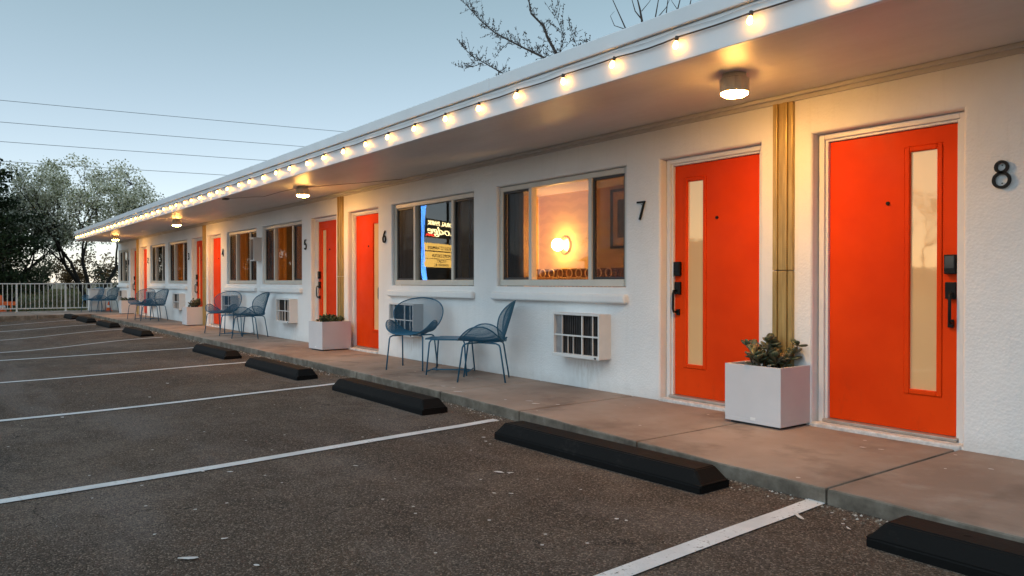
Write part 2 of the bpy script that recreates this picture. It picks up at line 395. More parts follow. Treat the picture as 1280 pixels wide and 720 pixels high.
g = MB()
xs = [-900, -300, -120, -70, -56, -50, -46, -42, -39, -37, -35.5, -34, -33.2, -20, 0, 20, 80, 300, 900]
ys = [-900, -300, -120, -60, -30, -20, -15, -10, -6, -3, -1, 0, 2, 4, 7, 12, 30, 80, 300, 900]
def terr(x, y):
    z = -.28
    if x < -33: z = -.28 + .22 * sstep(-33.2, -35.5, x) + .75 * sstep(-37, -46, x) * sstep(-14, -4, y) * (1 - sstep(-60, -120, x))
    return z
vv = [(x, y, terr(x, y)) for x in xs for y in ys]; ny = len(ys)
g.add(vv, [(i * ny + j, (i + 1) * ny + j, (i + 1) * ny + j + 1, i * ny + j + 1) for i in range(len(xs) - 1) for j in range(ny - 1)], 0, True)
tag(g.build('ground', M['ground']), kind='structure')

g = MB(); nx, nyy = 120, 56
vv = [(lerp(-28.8, 9, i / nx), lerp(-13.5, -.6, (j / nyy)), 0) for i in range(nx + 1) for j in range(nyy + 1)]
vv = [(x, y, lot_h(x, y)) for x, y, _ in vv]
g.add(vv, [(i * (nyy + 1) + j, (i + 1) * (nyy + 1) + j, (i + 1) * (nyy + 1) + j + 1, i * (nyy + 1) + j + 1) for i in range(nx) for j in range(nyy)], 0, True)
tag(g.build('parking_lot', M['asphalt']), kind='structure')

# painted stall lines follow the surface
g = MB()
for xa, xb, ye, w in ((-2.37, -2.24, -1.33, .105), (-5.47, -5.20, -1.29, .10), (-8.53, -8.22, -1.42, .10), (-11.58, -11.3, -1.48, .10), (-14.76, -14.4, -1.45, .10),
                   (-17.82, -17.7, -1.33, .10), (-21.45, -21.1, -1.45, .10), (-24.5, -24.3, -1.6, .10), (-27.75, -27.5, -1.7, .10), (.75, .9, -1.36, .105), (3.9, 4.0, -1.36, .1)):
    n = 40; vs = []
    for i in range(n + 1):
        y = lerp(ye, -6.2, i / n); x = lerp(xa, xb, (ye - y) / 3.4 if y > -4.8 else 1.0 + (-4.8 - y) / 3.4 * .0 + ((ye + 4.8) / 3.4 - 1) )
        x = lerp(xa, xb, (ye - y) / 3.5)
        for d in (-w / 2, w / 2): qx, qy = LS(x + d, y); vs.append((qx, qy, lot_h(qx, qy) + .006))
    g.add(vs, [(2 * i, 2 * i + 1, 2 * i + 3, 2 * i + 2) for i in range(n)])
tag(g.build('stall_line_markings', M['stripe']), kind='structure')

# concrete walk: slabs with open joints over a darker bed, one mesh
g = MB()
joints = [-32.6 + 1.42 * i for i in range(21)] 
joints = [x for x in joints if x < -8.2] + [-7.96, -6.45, -5.08, -3.64, -2.22, -.8, .62, 2.04, 3.46, 4.9, 6.3, 7.7]
for a, b in zip(joints, joints[1:]):
    bm = bmesh.new()
    n = 6; top = []; 
    gap = .006
    xsl = [lerp(a + gap, b - gap, i / n) for i in range(n + 1)]
    fr = [bm.verts.new((x, edge(x) + .006 * math.sin(x * 9.1) + .004 * math.sin(x * 31), .143)) for x in xsl]
    bk = [bm.verts.new((x, .12, .150)) for x in xsl]
    frb = [bm.verts.new((v.co.x, v.co.y, -.15)) for v in fr]; bkb = [bm.verts.new((v.co.x, .12, -.15)) for v in bk]
    for i in range(n):
        bm.faces.new((fr[i], fr[i + 1], bk[i + 1], bk[i])); bm.faces.new((frb[i], frb[i + 1], fr[i + 1], fr[i])); bm.faces.new((bk[i], bk[i + 1], bkb[i + 1], bkb[i]))
    bm.faces.new([fr[0], bk[0], bkb[0], frb[0]]); bm.faces.new([fr[n], frb[n], bkb[n], bk[n]])
    bm.normal_update()
    eds = [e for e in bm.edges if len(e.link_faces) == 2 and all(v.co.z > 0 for v in e.verts) and e.link_faces[0].normal.angle(e.link_faces[1].normal) > .6]
    bmesh.ops.bevel(bm, geom=eds, offset=.012, segments=2, affect='EDGES', profile=.5)
    g.bm(bm, 0); bm.free()
g.box(-32.5, -1.1, -.2, 7.6, .1, .132, 1)
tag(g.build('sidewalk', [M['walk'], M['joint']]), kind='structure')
g = MB()
for y1, y0 in zip([-1.185, -2.7, -4.2, -5.7, -7.2, -8.7, -10.2], [-2.69, -4.19, -5.69, -7.19, -8.69, -10.19, -12.]):
    g.box(-32.6, y0, -.2, -28.55 - .12 * (-y0 / 6), y1, .146, 0, .012)
tag(g.build('cross_walk_path', M['walk']), kind='structure')
# grit in the gutter
g = MB()
for i in range(2600):
    x = -rnd.random() ** 1.5 * 26 - .6; e = edge(x)
    y = e - abs(rnd.gauss(0, .07)) - .005; s = rnd.uniform(.003, .011) * (1 if x > -9 else 1.5); z = lot_h(x, y)
    a = rnd.random() * PI
    vs = [(x + s * math.cos(a + k * PI / 2) * rnd.uniform(.7, 1.2), y + s * math.sin(a + k * PI / 2), z) for k in range(4)] + [(x, y, z + s * .8)]
    g.add(vs, [(0, 1, 4), (1, 2, 4), (2, 3, 4), (3, 0, 4)])
tag(g.build('gutter_gravel', M['grit']), 'loose grit gathered along the kerb foot', 'gravel', kind='stuff')
# paint chips and splashes lying on the lot
g = MB()
def chip(x, y, rx, ry, rot, z, n=9):
    vs = []
    if z is None: x, y = LS(x, y)
    for k in range(n):
        a = 2 * PI * k / n; q = rnd.uniform(.65, 1.15)
        px, py = rx * q * math.cos(a), ry * q * math.sin(a)
        px *= .8; py *= .8
        xx, yy = x + px * math.cos(rot) - py * math.sin(rot), y + px * math.sin(rot) + py * math.cos(rot)
        vs.append((xx, yy, (lot_h(xx, yy) if z is None else z) + .009))
    g.add(vs, [tuple(range(n))])
for a in ((-3.63, -4.31, .055, .022, 1.0), (-3.80, -4.1, .025, .012, 1.2), (-3.36, -4.09, .022, .012, .5), (-4.06, -4.36, .012, .01, 0), (-5.08, -3.69, .03, .014, .7), (-5.2, -3.83, .02, .012, .5),
          (-3.99, -2.33, .05, .02, .3), (-3.93, -2.28, .03, .012, .9), (-3.62, -2.63, .02, .01, .2), (-3.55, -2.56, .02, .008, .6), (-4.72, -2.98, .03, .01, .7), (-2.28, -1.66, .075, .016, -.55), (-2.02, -1.64, .03, .008, -.6), (-2.83, -2.42, .016, .012, .1), (-2.78, -2.4, .012, .01, .1),
          (-8.1, -4.3, .03, .02, .3), (-8.9, -3.4, .03, .02, .7), (-4.93, -1.8, .028, .016, .2), (-4.8, -1.87, .02, .012, .2), (-4.7, -1.9, .015, .01, 0), (-9.9, -3.0, .04, .02, .2)):
    chip(*a, None)
for a in ((-6.27, -1.17, .07, .022, .6, .143), (-6.7, -1.08, .035, .014, .6, .143), (-6.55, -1.05, .03, .012, .5, .143), (-5.25, -1.02, .05, .02, .6, .144), (-5.4, -.98, .05, .02, .7, .144), (-5.1, -.9, .03, .016, .7, .144), (-5.6, -1.1, .02, .012, .7, .143), (-2.6, -.45, .03, .012, .4, .147), (-2.5, -.42, .028, .01, .4, .147), (-2.02, -.62, .012, .01, 0, .147), (-1.86, -.42, .02, .01, 0, .147)):
    chip(*a)
tag(g.build('paint_debris', M['chip']), 'white paint chips and splashes on the pavement', 'debris', kind='stuff')

# ------------------------------------------------------------------ the motel building
motel = empty('motel_building', (0, 0, 0), 0, 'long low white stucco motel with orange doors and a deep flat roof', 'motel')
PIL = [-3.47, -11.56, -19.48, -27.33]           # bronze pilasters, one between each pair of doors
ROOMS = [('8', 0, 1), ('7', 0, -1), ('6', 1, 1), ('5', 1, -1), ('4', 2, 1), ('3', 2, -1), ('2', 3, 1), ('1', 3, -1)]
WX0, WX1 = -30.83, 5.2
WTOP = 2.66
win = []; doors = []
for n, k, s in ROOMS:
    P = PIL[k]
    a, b = sorted((P + s * 1.71, P + s * 3.80)); 
    if n == '1': a, b = P - 3.42, P - 1.62
    if n == '2': a, b = P + 1.78, P + 3.66
    if n == '4': a, b = P + 1.76, P + 3.76
    win.append((a, b)); a, b = sorted((P + s * .225, P + s * 1.275)); doors.append((a, b))
openings = [(a, b, 1.165, 2.315) for a, b in win] + [(a, b, .17, 2.315) for a, b in doors]
bm = bmesh.new()
X = sorted({WX0, WX1} | {v for o in openings for v in o[:2]}); Z = sorted({-.1, WTOP} | {v for o in openings for v in o[2:]})
# add intermediate columns so the surface shades evenly
V = {}
def gv(i, j):
    if (i, j) not in V: V[i, j] = bm.verts.new((X[i], 0, Z[j]))
    return V[i, j]
for i in range(len(X) - 1):
    for j in range(len(Z) - 1):
        cx, cz = (X[i] + X[i + 1]) / 2, (Z[j] + Z[j + 1]) / 2
        if any(o[0] < cx < o[1] and o[2] < cz < o[3] for o in openings): continue
        bm.faces.new((gv(i, j), gv(i + 1, j), gv(i + 1, j + 1), gv(i, j + 1)))
be = [e for e in bm.edges if len(e.link_faces) == 1]
r = bmesh.ops.extrude_edge_only(bm, edges=be)
nv = [v for v in r['geom'] if isinstance(v, bmesh.types.BMVert)]
for v in nv: v.co.y += .15
bm.normal_update()
eds = [e for e in be if e.is_valid and not (abs(e.verts[0].co.x - WX1) < 1e-4 and abs(e.verts[1].co.x - WX1) < 1e-4) and not all(abs(v.co.z - WTOP) < 1e-4 for v in e.verts) and not all(v.co.z < 0 for v in e.verts)]
bmesh.ops.bevel(bm, geom=eds, offset=.022, segments=4, affect='EDGES', profile=.5)
bmesh.ops.recalc_face_normals(bm, faces=bm.faces[:])
w = MB(); w.bm(bm, 0, False); bm.free()
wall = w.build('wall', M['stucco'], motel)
# end walls and rear wall
w = MB(); w.box(WX0 + .01, .15, -.1, WX0 + .16, 6.9, WTOP); w.box(WX1 - .16, .15, -.1, WX1 - .01, 6.9, WTOP); w.box(WX0 + .01, 6.9, -.1, WX1 - .01, 7.05, WTOP)
w.build('rear_wall', M['stucco'], motel)
# roof: soffit, slab with two-step fascia
RX0, RX1 = -30.3, 6.0
w = MB(); w.box(RX0 + .03, -1.39, 2.64, RX1 - .03, 7.4, 2.66); w.build('soffit', M['soffit'], motel)
w = MB()
w.box(RX0, -1.43, 2.618, RX1, -1.39, 2.832, 0, .004); w.box(RX0 - .012, -1.452, 2.836, RX1 + .012, -1.36, 2.945, 0, .008)
w.box(RX0, -1.39, 2.618, RX0 + .04, 7.45, 2.832, 0, .004); w.box(RX0 - .012, -1.36, 2.836, RX0 + .07, 7.47, 2.945, 0, .008)
w.box(RX1 - .04, -1.39, 2.618, RX1, 7.45, 2.832, 0, .004)
for x in (-27.1, -24.0, -20.9, -17.8, -14.7, -11.6, -8.5, -5.4, -2.3, .8):
    w.box(x, -1.4545, 2.838, x + .05, -1.448, 2.9435)
w.build('fascia', M['fascia'], motel)
w = MB(); w.box(RX0 + .05, -1.36, 2.66, RX1 - .05, 7.4, 2.93); w.build('roof', M['trim'], motel)
# cove trim along the top of the wall
w = MB(); w.box(WX0 + .03, -.022, 2.583, WX1, -.002, 2.632, 0, .004); w.box(WX0 + .03, -.060, 2.612, WX1, -.024, 2.639, 0, .005)
w.build('cornice', M['trim'], motel)
# pilasters
for P in PIL:
    w = MB()
    for i in range(4):
        x = P - .083 + i * .0415
        for z0, z1 in ((.15, 1.30), (1.304, 2.582)):
            w.box(x, -.045 if i % 2 == 0 else -.033, z0, x + .040, .01, z1, 0, .006)
    w.build('pilaster', M['bronze'], motel)

# doors
def make_door(P, s, k, n):
    def X2(a, b): return sorted((P + s * a, P + s * b))
    fr = MB()
    x0, x1 = X2(.235, 1.265)
    yo = .075
    for a, b in ((x0, x0 + .042), (x1 - .042, x1)): fr.box(a, yo, .175, b, .149, 2.312, 0, .005)
    fr.box(x0 + .042, yo, 2.272, x1 - .042, .149, 2.312, 0, .005)
    for a, b in ((x0 + .043, x0 + .064), (x1 - .064, x1 - .043)): fr.box(a, yo + .018, .175, b, .19, 2.274, 0, .003)
    fr.box(x0 + .064, yo + .018, 2.254, x1 - .064, .19, 2.274, 0, .003)
    fr.build('door_frame', M['white'], motel)
    st = MB(); st.box(x0 - .006, -.028, .1, x1 + .006, .12, .178, 0, .012)
    st.build('doorstep', M['step'], motel)
    th = MB(); th.box(x0 + .045, .05, .179, x1 - .045, .17, .203, 0, .006); th.build('threshold', M['threshold'], motel)
    lx0, lx1 = x0 + .065, x1 - .065
    g0, g1 = X2(.885, 1.065); z0, z1 = .206, 2.252; gz0, gz1 = .487, 2.103
    lf = MB(); yf = .118; yb = .16
    bm = bmesh.new()
    XX = [lx0, g0 - .035, g1 + .035, lx1]; ZZ = [z0, gz0 - .035, gz1 + .035, z1]
    vs = {(i, j): bm.verts.new((XX[i], yf, ZZ[j])) for i in range(4) for j in range(4)}
    for i in range(3):
        for j in range(3):
            if i == 1 and j == 1: continue
            bm.faces.new((vs[i, j], vs[i + 1, j], vs[i + 1, j + 1], vs[i, j + 1]))
    e = [q for q in bm.edges if len(q.link_faces) == 1]
    rr = bmesh.ops.extrude_edge_only(bm, edges=e)
    for v in rr['geom']:
        if isinstance(v, bmesh.types.BMVert): v.co.y = yb
    bmesh.ops.bevel(bm, geom=[q for q in e if q.is_valid], offset=.003, segments=1, affect='EDGES')
    bmesh.ops.recalc_face_normals(bm, faces=bm.faces[:])
    lf.bm(bm, 0); bm.free()
    # raised glazing bead
    for a, b in ((g0 - .034, g0), (g1, g1 + .034)):
        lf.box(a, yf - .007, gz0 - .034, b, yf + .03, gz1 + .034, 0, .006)
    for a, b in ((gz0 - .034, gz0), (gz1, gz1 + .034)):
        lf.box(g0 + .0005, yf - .0065, a, g1 - .0005, yf + .03, b, 0, .006)
    d = lf.build('door', M['door'], motel)
    gl = MB(); gl.box(g0 - .003, yf + .016, gz0 - .003, g1 + .003, yf + .022, gz1 + .003); gl.build('door_glass', M['amber'], d)
    ph = MB(); px = P + s * .735
    bm = bmesh.new(); bmesh.ops.create_cone(bm, cap_ends=True, segments=16, radius1=.014, radius2=.011, depth=.014)
    for v in bm.verts: v.co = Vector((px + v.co.x, yf - .006 + v.co.z * -1, 1.765 + v.co.y))
    ph.bm(bm); bm.free()
    ph.build('peephole', M['black'], d)
    kx = P + s * 1.158
    kp = MB(); kp.box(kx - .036, yf - .034, 1.268, kx + .036, yf - .001, 1.396, 0, .006); kp.box(kx - .028, yf - .037, 1.305, kx + .028, yf - .0335, 1.386, 1)
    kp.build('keypad_lock', [M['black'], M['lens_black']], d)
    hd = MB(); hd.box(kx - .033, yf - .022, 1.105, kx + .033, yf - .001, 1.216, 0, .004)
    hd.box(kx - .018, yf - .016, .918, kx + .018, yf - .001, .972, 0, .003)
    hx = kx + s * .014
    hd.tube([(hx, yf - .02, 1.14), (hx, yf - .052, 1.135), (hx, yf - .060, 1.11), (hx, yf - .060, .975), (hx, yf - .052, .95), (hx, yf - .012, .945)], .0105, 8)
    hd.build('handle', M['black'], d)

def make_window(a, b, n):
    fr = MB(); yo = .045; zb, zt = 1.17, 2.31; w_ = .055
    a += .002; b -= .002
    m1, m2 = lerp(a, b, .275), lerp(a, b, .742)
    for x0, x1 in ((a, a + w_), (b - w_, b)): fr.box(x0, yo, zb, x1, .12, zt, 0, .006)
    fr.box(a + w_, yo, zt - w_, b - w_, .12, zt, 0, .006); fr.box(a + w_, yo - .008, zb, b - w_, .12, zb + .07, 0, .006)
    for mm in (m1, m2): fr.box(mm - .026, yo - .004, zb + .07, mm + .026, .115, zt - w_, 0, .005)
    f = fr.build('window', M['frame'], motel)
    g = MB()
    for x0_, x1_, yy in ((m1 + .026, m2 - .026, .088), (a + w_, m1 - .026, .097), (m2 + .026, b - w_, .097)):
        g.add([(x0_, yy, zb + .07), (x1_, yy, zb + .07), (x1_, yy, zt - w_), (x0_, yy, zt - w_)], [(0, 1, 2, 3)])
    g.build('pane', M['glass'], f)
    for x0, x1 in ((a + w_ + .001, m1 - .027), (m2 + .027, b - w_ - .001)):
        sa = MB(); q = .024
        sa.box(x0, .062, zb + .071, x0 + q, .088, zt - w_ - .001); sa.box(x1 - q, .062, zb + .071, x1, .088, zt - w_ - .001)
        sa.box(x0 + q, .062, zb + .071, x1 - q, .088, zb + .071 + q); sa.box(x0 + q, .062, zt - w_ - .001 - q, x1 - q, .088, zt - w_ - .001)
        sa.box(x0 + q, .07, zb + .071 + q, x1 - q, .0712, zt - w_ - .001 - q, 1)
        sa.build('screen_sash', [M['dark_frame'], M['screen']], f)
    si = MB(); si.box(a - .055, -.062, 1.008, b + .045, .02, 1.098, 0, .026, 4); si.build('sill', M['stucco'], f)
    return f, m1, m2

for (n, k, s), w_ in zip(ROOMS, win):
    make_door(PIL[k], s, k, n)
    f, m1, m2 = make_window(*w_, n)
    # curtains inside
    a, b = w_
    def curtain(x0, x1, y, amp, material, z0=.3, z1=2.36):
        c = MB(); n_ = max(8, int((x1 - x0) / .018)); vs = []
        for i in range(n_ + 1):
            x = lerp(x0, x1, i / n_); yy = y + amp * math.sin(i * 1.15) + amp * .4 * math.sin(i * .43)
            vs += [(x, yy, z0), (x, yy * 1.0, z1)]
        c.add(vs, [(2 * i, 2 * i + 2, 2 * i + 3, 2 * i + 1) for i in range(n_)], 0, True)
        c.build('curtain', material, f)
    if n == '7':
        curtain(b - .20, b + .2, .24, .03, M['curtain_dark']); curtain(a - .35, m1 - .42, .26, .03, M['curtain_dark'])
    elif n == '6':
        curtain(a - .3, m1 - .05, .24, .03, M['curtain_dark']); curtain(m2 + .03, b + .2, .24, .03, M['curtain_dark'])
    elif n in ('5', '4', '3'):
        curtain(a - .3, m1 + .13, .24, .03, M['curtain']); curtain(m2 - (.40 if n == '5' else .16), b + .2, .28, .03, M['curtain'])
    else:
        curtain(a - .3, m1 + .1, .24, .03, M['curtain_dark']); curtain(m2 - .1, b + .2, .28, .03, M['curtain'])

# house numbers as flat strokes standing off the wall
def arc(cx, cz, rx, rz, a0, a1, n=20): return [(cx + rx * math.cos(R(lerp(a0, a1, i / n))), cz + rz * math.sin(R(lerp(a0, a1, i / n)))) for i in range(n + 1)]
GL = {'8': [arc(0, .132, .032, .032, -90, 270), arc(0, .052, .044, .044, 90, 450)],
      '7': [[(-.045, .165), (.045, .165), (-.012, .004)]],
      '6': [arc(0, .05, .042, .046, 0, 360), [(-.040, .058), (-.01, .12), (.028, .168)]],
      '5': [[(.036, .166), (-.026, .166), (-.034, .098)] + arc(-.004, .052, .042, .050, 130, -145, 18)],
      '4': [[(.02, .004), (.02, .166), (-.046, .052), (.046, .052)]],
      '3': [arc(-.003, .126, .034, .040, 150, -80, 16) + arc(-.003, .05, .042, .047, 80, -150, 16)],
      '2': [arc(0, .124, .036, .042, 165, -40, 14) + [(-.038, .010), (.044, .010)]],
      '1': [[(-.02, .14), (.008, .166), (.008, .004)]]}
def stroke(g, pts, w_, y0, y1):
    N = len(pts); L = []; Rr = []
    closed = (abs(pts[0][0] - pts[-1][0]) + abs(pts[0][1] - pts[-1][1])) < 1e-4
    for i in range(N):
        a = pts[i - 1] if i > 0 else (pts[-2] if closed else pts[0]); b = pts[i + 1] if i < N - 1 else (pts[1] if closed else pts[-1])
        def nrm(p, q):
            dx, dz = q[0] - p[0], q[1] - p[1]; l = math.hypot(dx, dz)
            return (-dz / l, dx / l) if l > 1e-9 else None
        n1, n2 = nrm(a, pts[i]), nrm(pts[i], b); n1 = n1 or n2; n2 = n2 or n1
        nx, nz = n1[0] + n2[0], n1[1] + n2[1]; l = math.hypot(nx, nz); nx /= l; nz /= l
        k = min(2., 1 / max(.4, nx * n1[0] + nz * n1[1])) * w_ / 2
        L.append((pts[i][0] + nx * k, pts[i][1] + nz * k)); Rr.append((pts[i][0] - nx * k, pts[i][1] - nz * k))
    vs = []
    for l, r_ in zip(L, Rr): vs += [(l[0], y0, l[1]), (r_[0], y0, r_[1]), (l[0], y1, l[1]), (r_[0], y1, r_[1])]
    fs = []
    for i in range(N - 1):
        o = 4 * i; fs += [(o, o + 1, o + 5, o + 4), (o + 2, o + 6, o + 7, o + 3), (o, o + 4, o + 6, o + 2), (o + 1, o + 3, o + 7, o + 5)]
    if not closed: fs += [(0, 2, 3, 1), (4 * N - 4, 4 * N - 3, 4 * N - 1, 4 * N - 2)]
    g.add(vs, fs)
for n, k, s in ROOMS:
    g = MB()
    for st in GL[n]: stroke(g, st, .016, -.022, -.006)
    for z in (.03, .14): g.box(-.003, -.007, z, .003, .003, z + .006)
    o = g.build('room_number', M['black'], motel); o.location = (PIL[k] + s * 1.50, 0, 1.785)

# room interiors behind the glass
g = MB()
g.box(WX0 + .2, .16, .1, WX1 - .2, 6.8, .165); g.build('room_floor', M['room_dark'], motel)
g = MB(); g.box(WX0 + .2, .16, 2.60, WX1 - .2, 6.8, 2.635); g.build('room_ceiling', M['ceiling_in'], motel)
g = MB()
for x in (-3.47, -11.56, -15.5, -19.48, -23.45, -27.33): g.box(x - .06, .155, .165, x + .06, 3.2, 2.6)
g.box(WX0 + .2, 3.2, .165, WX1 - .2, 3.3, 2.6)
g.box(-8.36, .155, .165, -8.26, 3.2, 2.6)
g.build('partition_wall', M['room_dark'], motel)
g = MB(); g.box(-8.255, 1.42, .165, -3.54, 1.52, 2.6); g.box(-8.262, .16, .17, -8.252, 1.42, 2.39)
g.build('papered_wall', M['wallpaper'], motel)
g = MB(); g.box(-8.25, .16, 2.385, -3.54, 1.42, 2.42); g.build('dropped_ceiling', M['ceiling_in'], motel)
g = MB()
x = -8.24
while x < -3.6:
    g.box(x, 1.385, .17, x + .052, 1.42, 1.37, 0, .004); x += .062
g.box(-8.24, 1.37, 1.37, -3.56, 1.42, 1.385)
g.build('wainscot', M['wood'], motel)
hb = empty('rattan_headboard', (-7.45, 1.27, .17), 0, 'pale rattan headboard with a row of rings inside room 7', 'headboard')
g = MB()
for i in range(22):
    x = -.78 + i * .0743; g.tube([(x, 0, .0), (x, 0, 1.09)], .009, 6)
g.build('spindle', M['rattan'], hb)['kind'] = 'stuff'
g = MB()
for z in (1.02, 1.09): g.tube([(-.80, 0, z), (.80, 0, z)], .011, 8)
for i in range(9):
    c = -.72 + i * .18
    g.tube([(c + .055 * math.cos(q * PI / 8), 0, 1.155 + .055 * math.sin(q * PI / 8)) for q in range(16)], .008, 6, closed=True)
g.build('rail', M['rattan'], hb)
# globe lamp of room 7
gl = empty('globe_wall_lamp', (-7.70, 1.42, 1.70), 0, 'round glowing globe lamp on the papered wall inside room 7', 'wall lamp')
g = MB(); 
bm = bmesh.new(); bmesh.ops.create_cone(bm, cap_ends=True, segments=32, radius1=.118, radius2=.112, depth=.03)
for v in bm.verts: v.co = Vector((v.co.x, -.017 + v.co.z * -1, v.co.y))
g.bm(bm); bm.free(); g.build('back_plate', M['brass'], gl)
g = MB(); g.ball((0, -.13, 0), .082, 0, 24, 16); g.build('globe', M['globe'], gl)
pf = empty('framed_picture', (-6.62, 1.415, 1.98), 0, 'framed print on the papered wall inside room 7', 'picture')
g = MB()
for a in ((-.20, -.36, -.17, .36), (.17, -.36, .20, .36), (-.17, -.36, .17, -.33), (-.17, .33, .17, .36)): g.box(a[0], -.03, a[1], a[2], -.002, a[3])
g.build('frame', M['picture_frame'], pf)
g = MB(); g.box(-.168, -.012, -.328, .168, -.004, .328, 1); g.box(-.09, -.0145, -.23, .09, -.0125, .23, 0); g.build('print', [M['picture'], M['rattan']], pf)
# small lamps that light the other rooms' curtains; room 7's is an added fill for its wall
for X_, nm in ((-14.6, '5'), (-17.0, '4'), (-22.3, '3'), (-24.6, '2'), (-4.35, '7')):
    o = empty('bedside_lamp', (X_, 2.2 if nm != '7' else .75, .17), 0, f'warm bedside lamp glowing behind the curtains of room {nm}' if nm != '7' else 'unseen fill lamp added near the door inside room 7 to light its wall', 'lamp', 'bedside lamps in the rooms')
    g = MB(); g.lathe([(.001, 0), (.13, 0), (.13, .02), (.02, .04), (.015, 1.1), (.001, 1.1)], n=12); g.build('stand', M['brass'], o)
    g = MB(); g.ball((0, 0, 1.2), .12, 0, 12, 8); g.build('lamp_globe', M['room7_fill_bulb' if nm == '7' else 'room_bulb'], o)

# ------------------------------------------------------------------ air conditioners through the wall
AC_LABEL = {'7': 'white air conditioner through the wall under the lit orange window', '6': 'air conditioner behind the oval blue chair, below the neon reflection',
            '5': 'white air conditioner on the wall between blue chair and planter of room 5', '4': 'air conditioner behind the chair beside door 4',
            '3': 'white air conditioner on the wall beside the planter of room 3', '2': 'air conditioner hidden behind the far chairs beside door 2', '1': 'small far air conditioner at the building corner by room 1'}
ac = empty('air_conditioner', (0, 0, 0), 0, AC_LABEL['7'], 'air conditioner', 'through-wall air conditioners')
g = MB(); hw, dz = .345, .218
g.box(-hw, -.155, -dz, -hw + .02, .03, dz, 0, .003); g.box(hw - .02, -.155, -dz, hw, .03, dz, 0, .003)
g.box(-hw + .02, -.155, dz - .02, hw - .02, .03, dz, 0, .003); g.box(-hw + .02, -.155, -dz, hw - .02, .03, -dz + .03, 0, .003)
g.box(-hw - .006, -.165, -dz - .004, hw + .006, -.150, -dz + .028, 0, .004)
g.box(-hw + .002, -.001, -dz, hw - .002, .01, dz)
g.build('casing', M['metal_white'], ac)
g = MB()
g.box(-hw + .02, -.10, -dz + .03, hw - .02, -.09, dz - .02, 0)
for i in range(20):
    x = -hw + .03 + i * (2 * hw - .06) / 19; g.box(x, -.118, -dz + .03, x + .006, -.1, dz - .02, 0)
g.box(-hw + .021, -.125, -dz + .031, -hw + .12, -.119, dz - .021, 1)
g.build('louvre', [M['louvre'], M['louvre_pale']], ac)
g = MB()
for x in (-hw + .13, .08, .235): g.box(x, -.146, -dz + .03, x + (.018 if x == .08 else .008), -.13, dz - .02, 0, .002)
g.box(-hw + .02, -.149, -.012, hw - .02, -.1465, .004, 0); 
for x in (-.13, -.05): g.box(x, -.14, -dz + .03, x + .005, -.13, -.012)
g.build('guard_bars', M['metal_white'], ac)
g = MB(); g.box(hw - .055, -.172, -dz + .004, hw - .03, -.1655, -dz + .018, 0, .002); g.build('latch', M['black'], ac)
for n, k, s in ROOMS:
    if n == '8': continue
    o = ac if n == '7' else copy_tree(ac)
    o.location = (PIL[k] + s * 2.25, 0, .685 if n in ('7', '5', '3') else .70); o['label'] = AC_LABEL[n]
ac.location = (PIL[0] - 2.25, 0, .685)

# grey service box between windows 4 and 5
sb = empty('service_box', (-15.48, 0, 1.86), 0, 'beige metal service box on the wall between the windows of rooms 4 and 5', 'electrical box')
g = MB(); g.box(-.10, -.165, -.23, .10, .0, .23, 0, .006); g.build('box_body', M['metal_white'], sb)
g = MB(); g.box(-.085, -.173, -.205, .085, -.1655, .205, 0, .003); g.build('box_door', M['louvre'], sb)
g = MB(); g.box(-.12, -.185, .2305, .12, 0, .243, 0, .003); g.build('box_lid', M['metal_white'], sb)

# ------------------------------------------------------------------ soffit lamps
lp = empty('ceiling_lamp', (0, 0, 0), 0, 'x', 'lamp', 'drum lamps under the eaves')
g = MB(); g.lathe([(.001, 0), (.08, 0), (.08, -.03), (.001, -.03)], n=24); g.build('mount', M['lamp_body'], lp)
g = MB(); n = 48; prof = []
vs = []; 
for z in (-.03, -.035, -.124, -.129):
    for k_ in range(n):
        a = 2 * PI * k_ / n; r_ = (.098 if k_ % 4 < 2 else .093) - (.004 if z in (-.03, -.129) else 0); vs.append((r_ * math.cos(a), r_ * math.sin(a), z))
g.add(vs, [(i * n + k_, i * n + (k_ + 1) % n, (i + 1) * n + (k_ + 1) % n, (i + 1) * n + k_) for i in range(3) for k_ in range(n)] + [tuple(range(n))])
g.build('ribbed_drum', M['lamp_body'], lp)
g = MB(); g.lathe([(.091, -.127), (.089, -.138), (.07, -.150), (.04, -.157), (.001, -.159)], n=24); g.build('lens', M['lens'], lp)
LL = ['lit drum lamp under the eaves above door 7, largest in view', 'lit drum lamp under the eaves near door 5', 'lit drum lamp under the eaves near door 3', 'farthest lit drum lamp under the eaves near door 1']
for i, X_ in enumerate((-3.32, -11.12, -18.75, -26.4)):
    o = lp if i == 0 else copy_tree(lp)
    o.location = (X_, -.82, 2.64); o['label'] = LL[i]
# loose wiring between soffit lamps
g = MB(); g.tube([(-11.1, -.80, 2.632), (-10.6, -.6, 2.628), (-10.0, -.35, 2.625), (-9.4, -.08, 2.63)], .0035, 6); g.tube([(-11.2, -.84, 2.632), (-11.7, -.95, 2.61), (-12.2, -1.05, 2.57), (-12.6, -1.1, 2.60), (-13.4, -1.25, 2.632)], .0035, 6)
g.box(-13.55, -1.3, 2.62, -13.4, -1.22, 2.638)
tag(g.build('loose_cable', M['cable']), 'thin loose cable sagging under the eaves beside the lamp near door 5', 'cable')

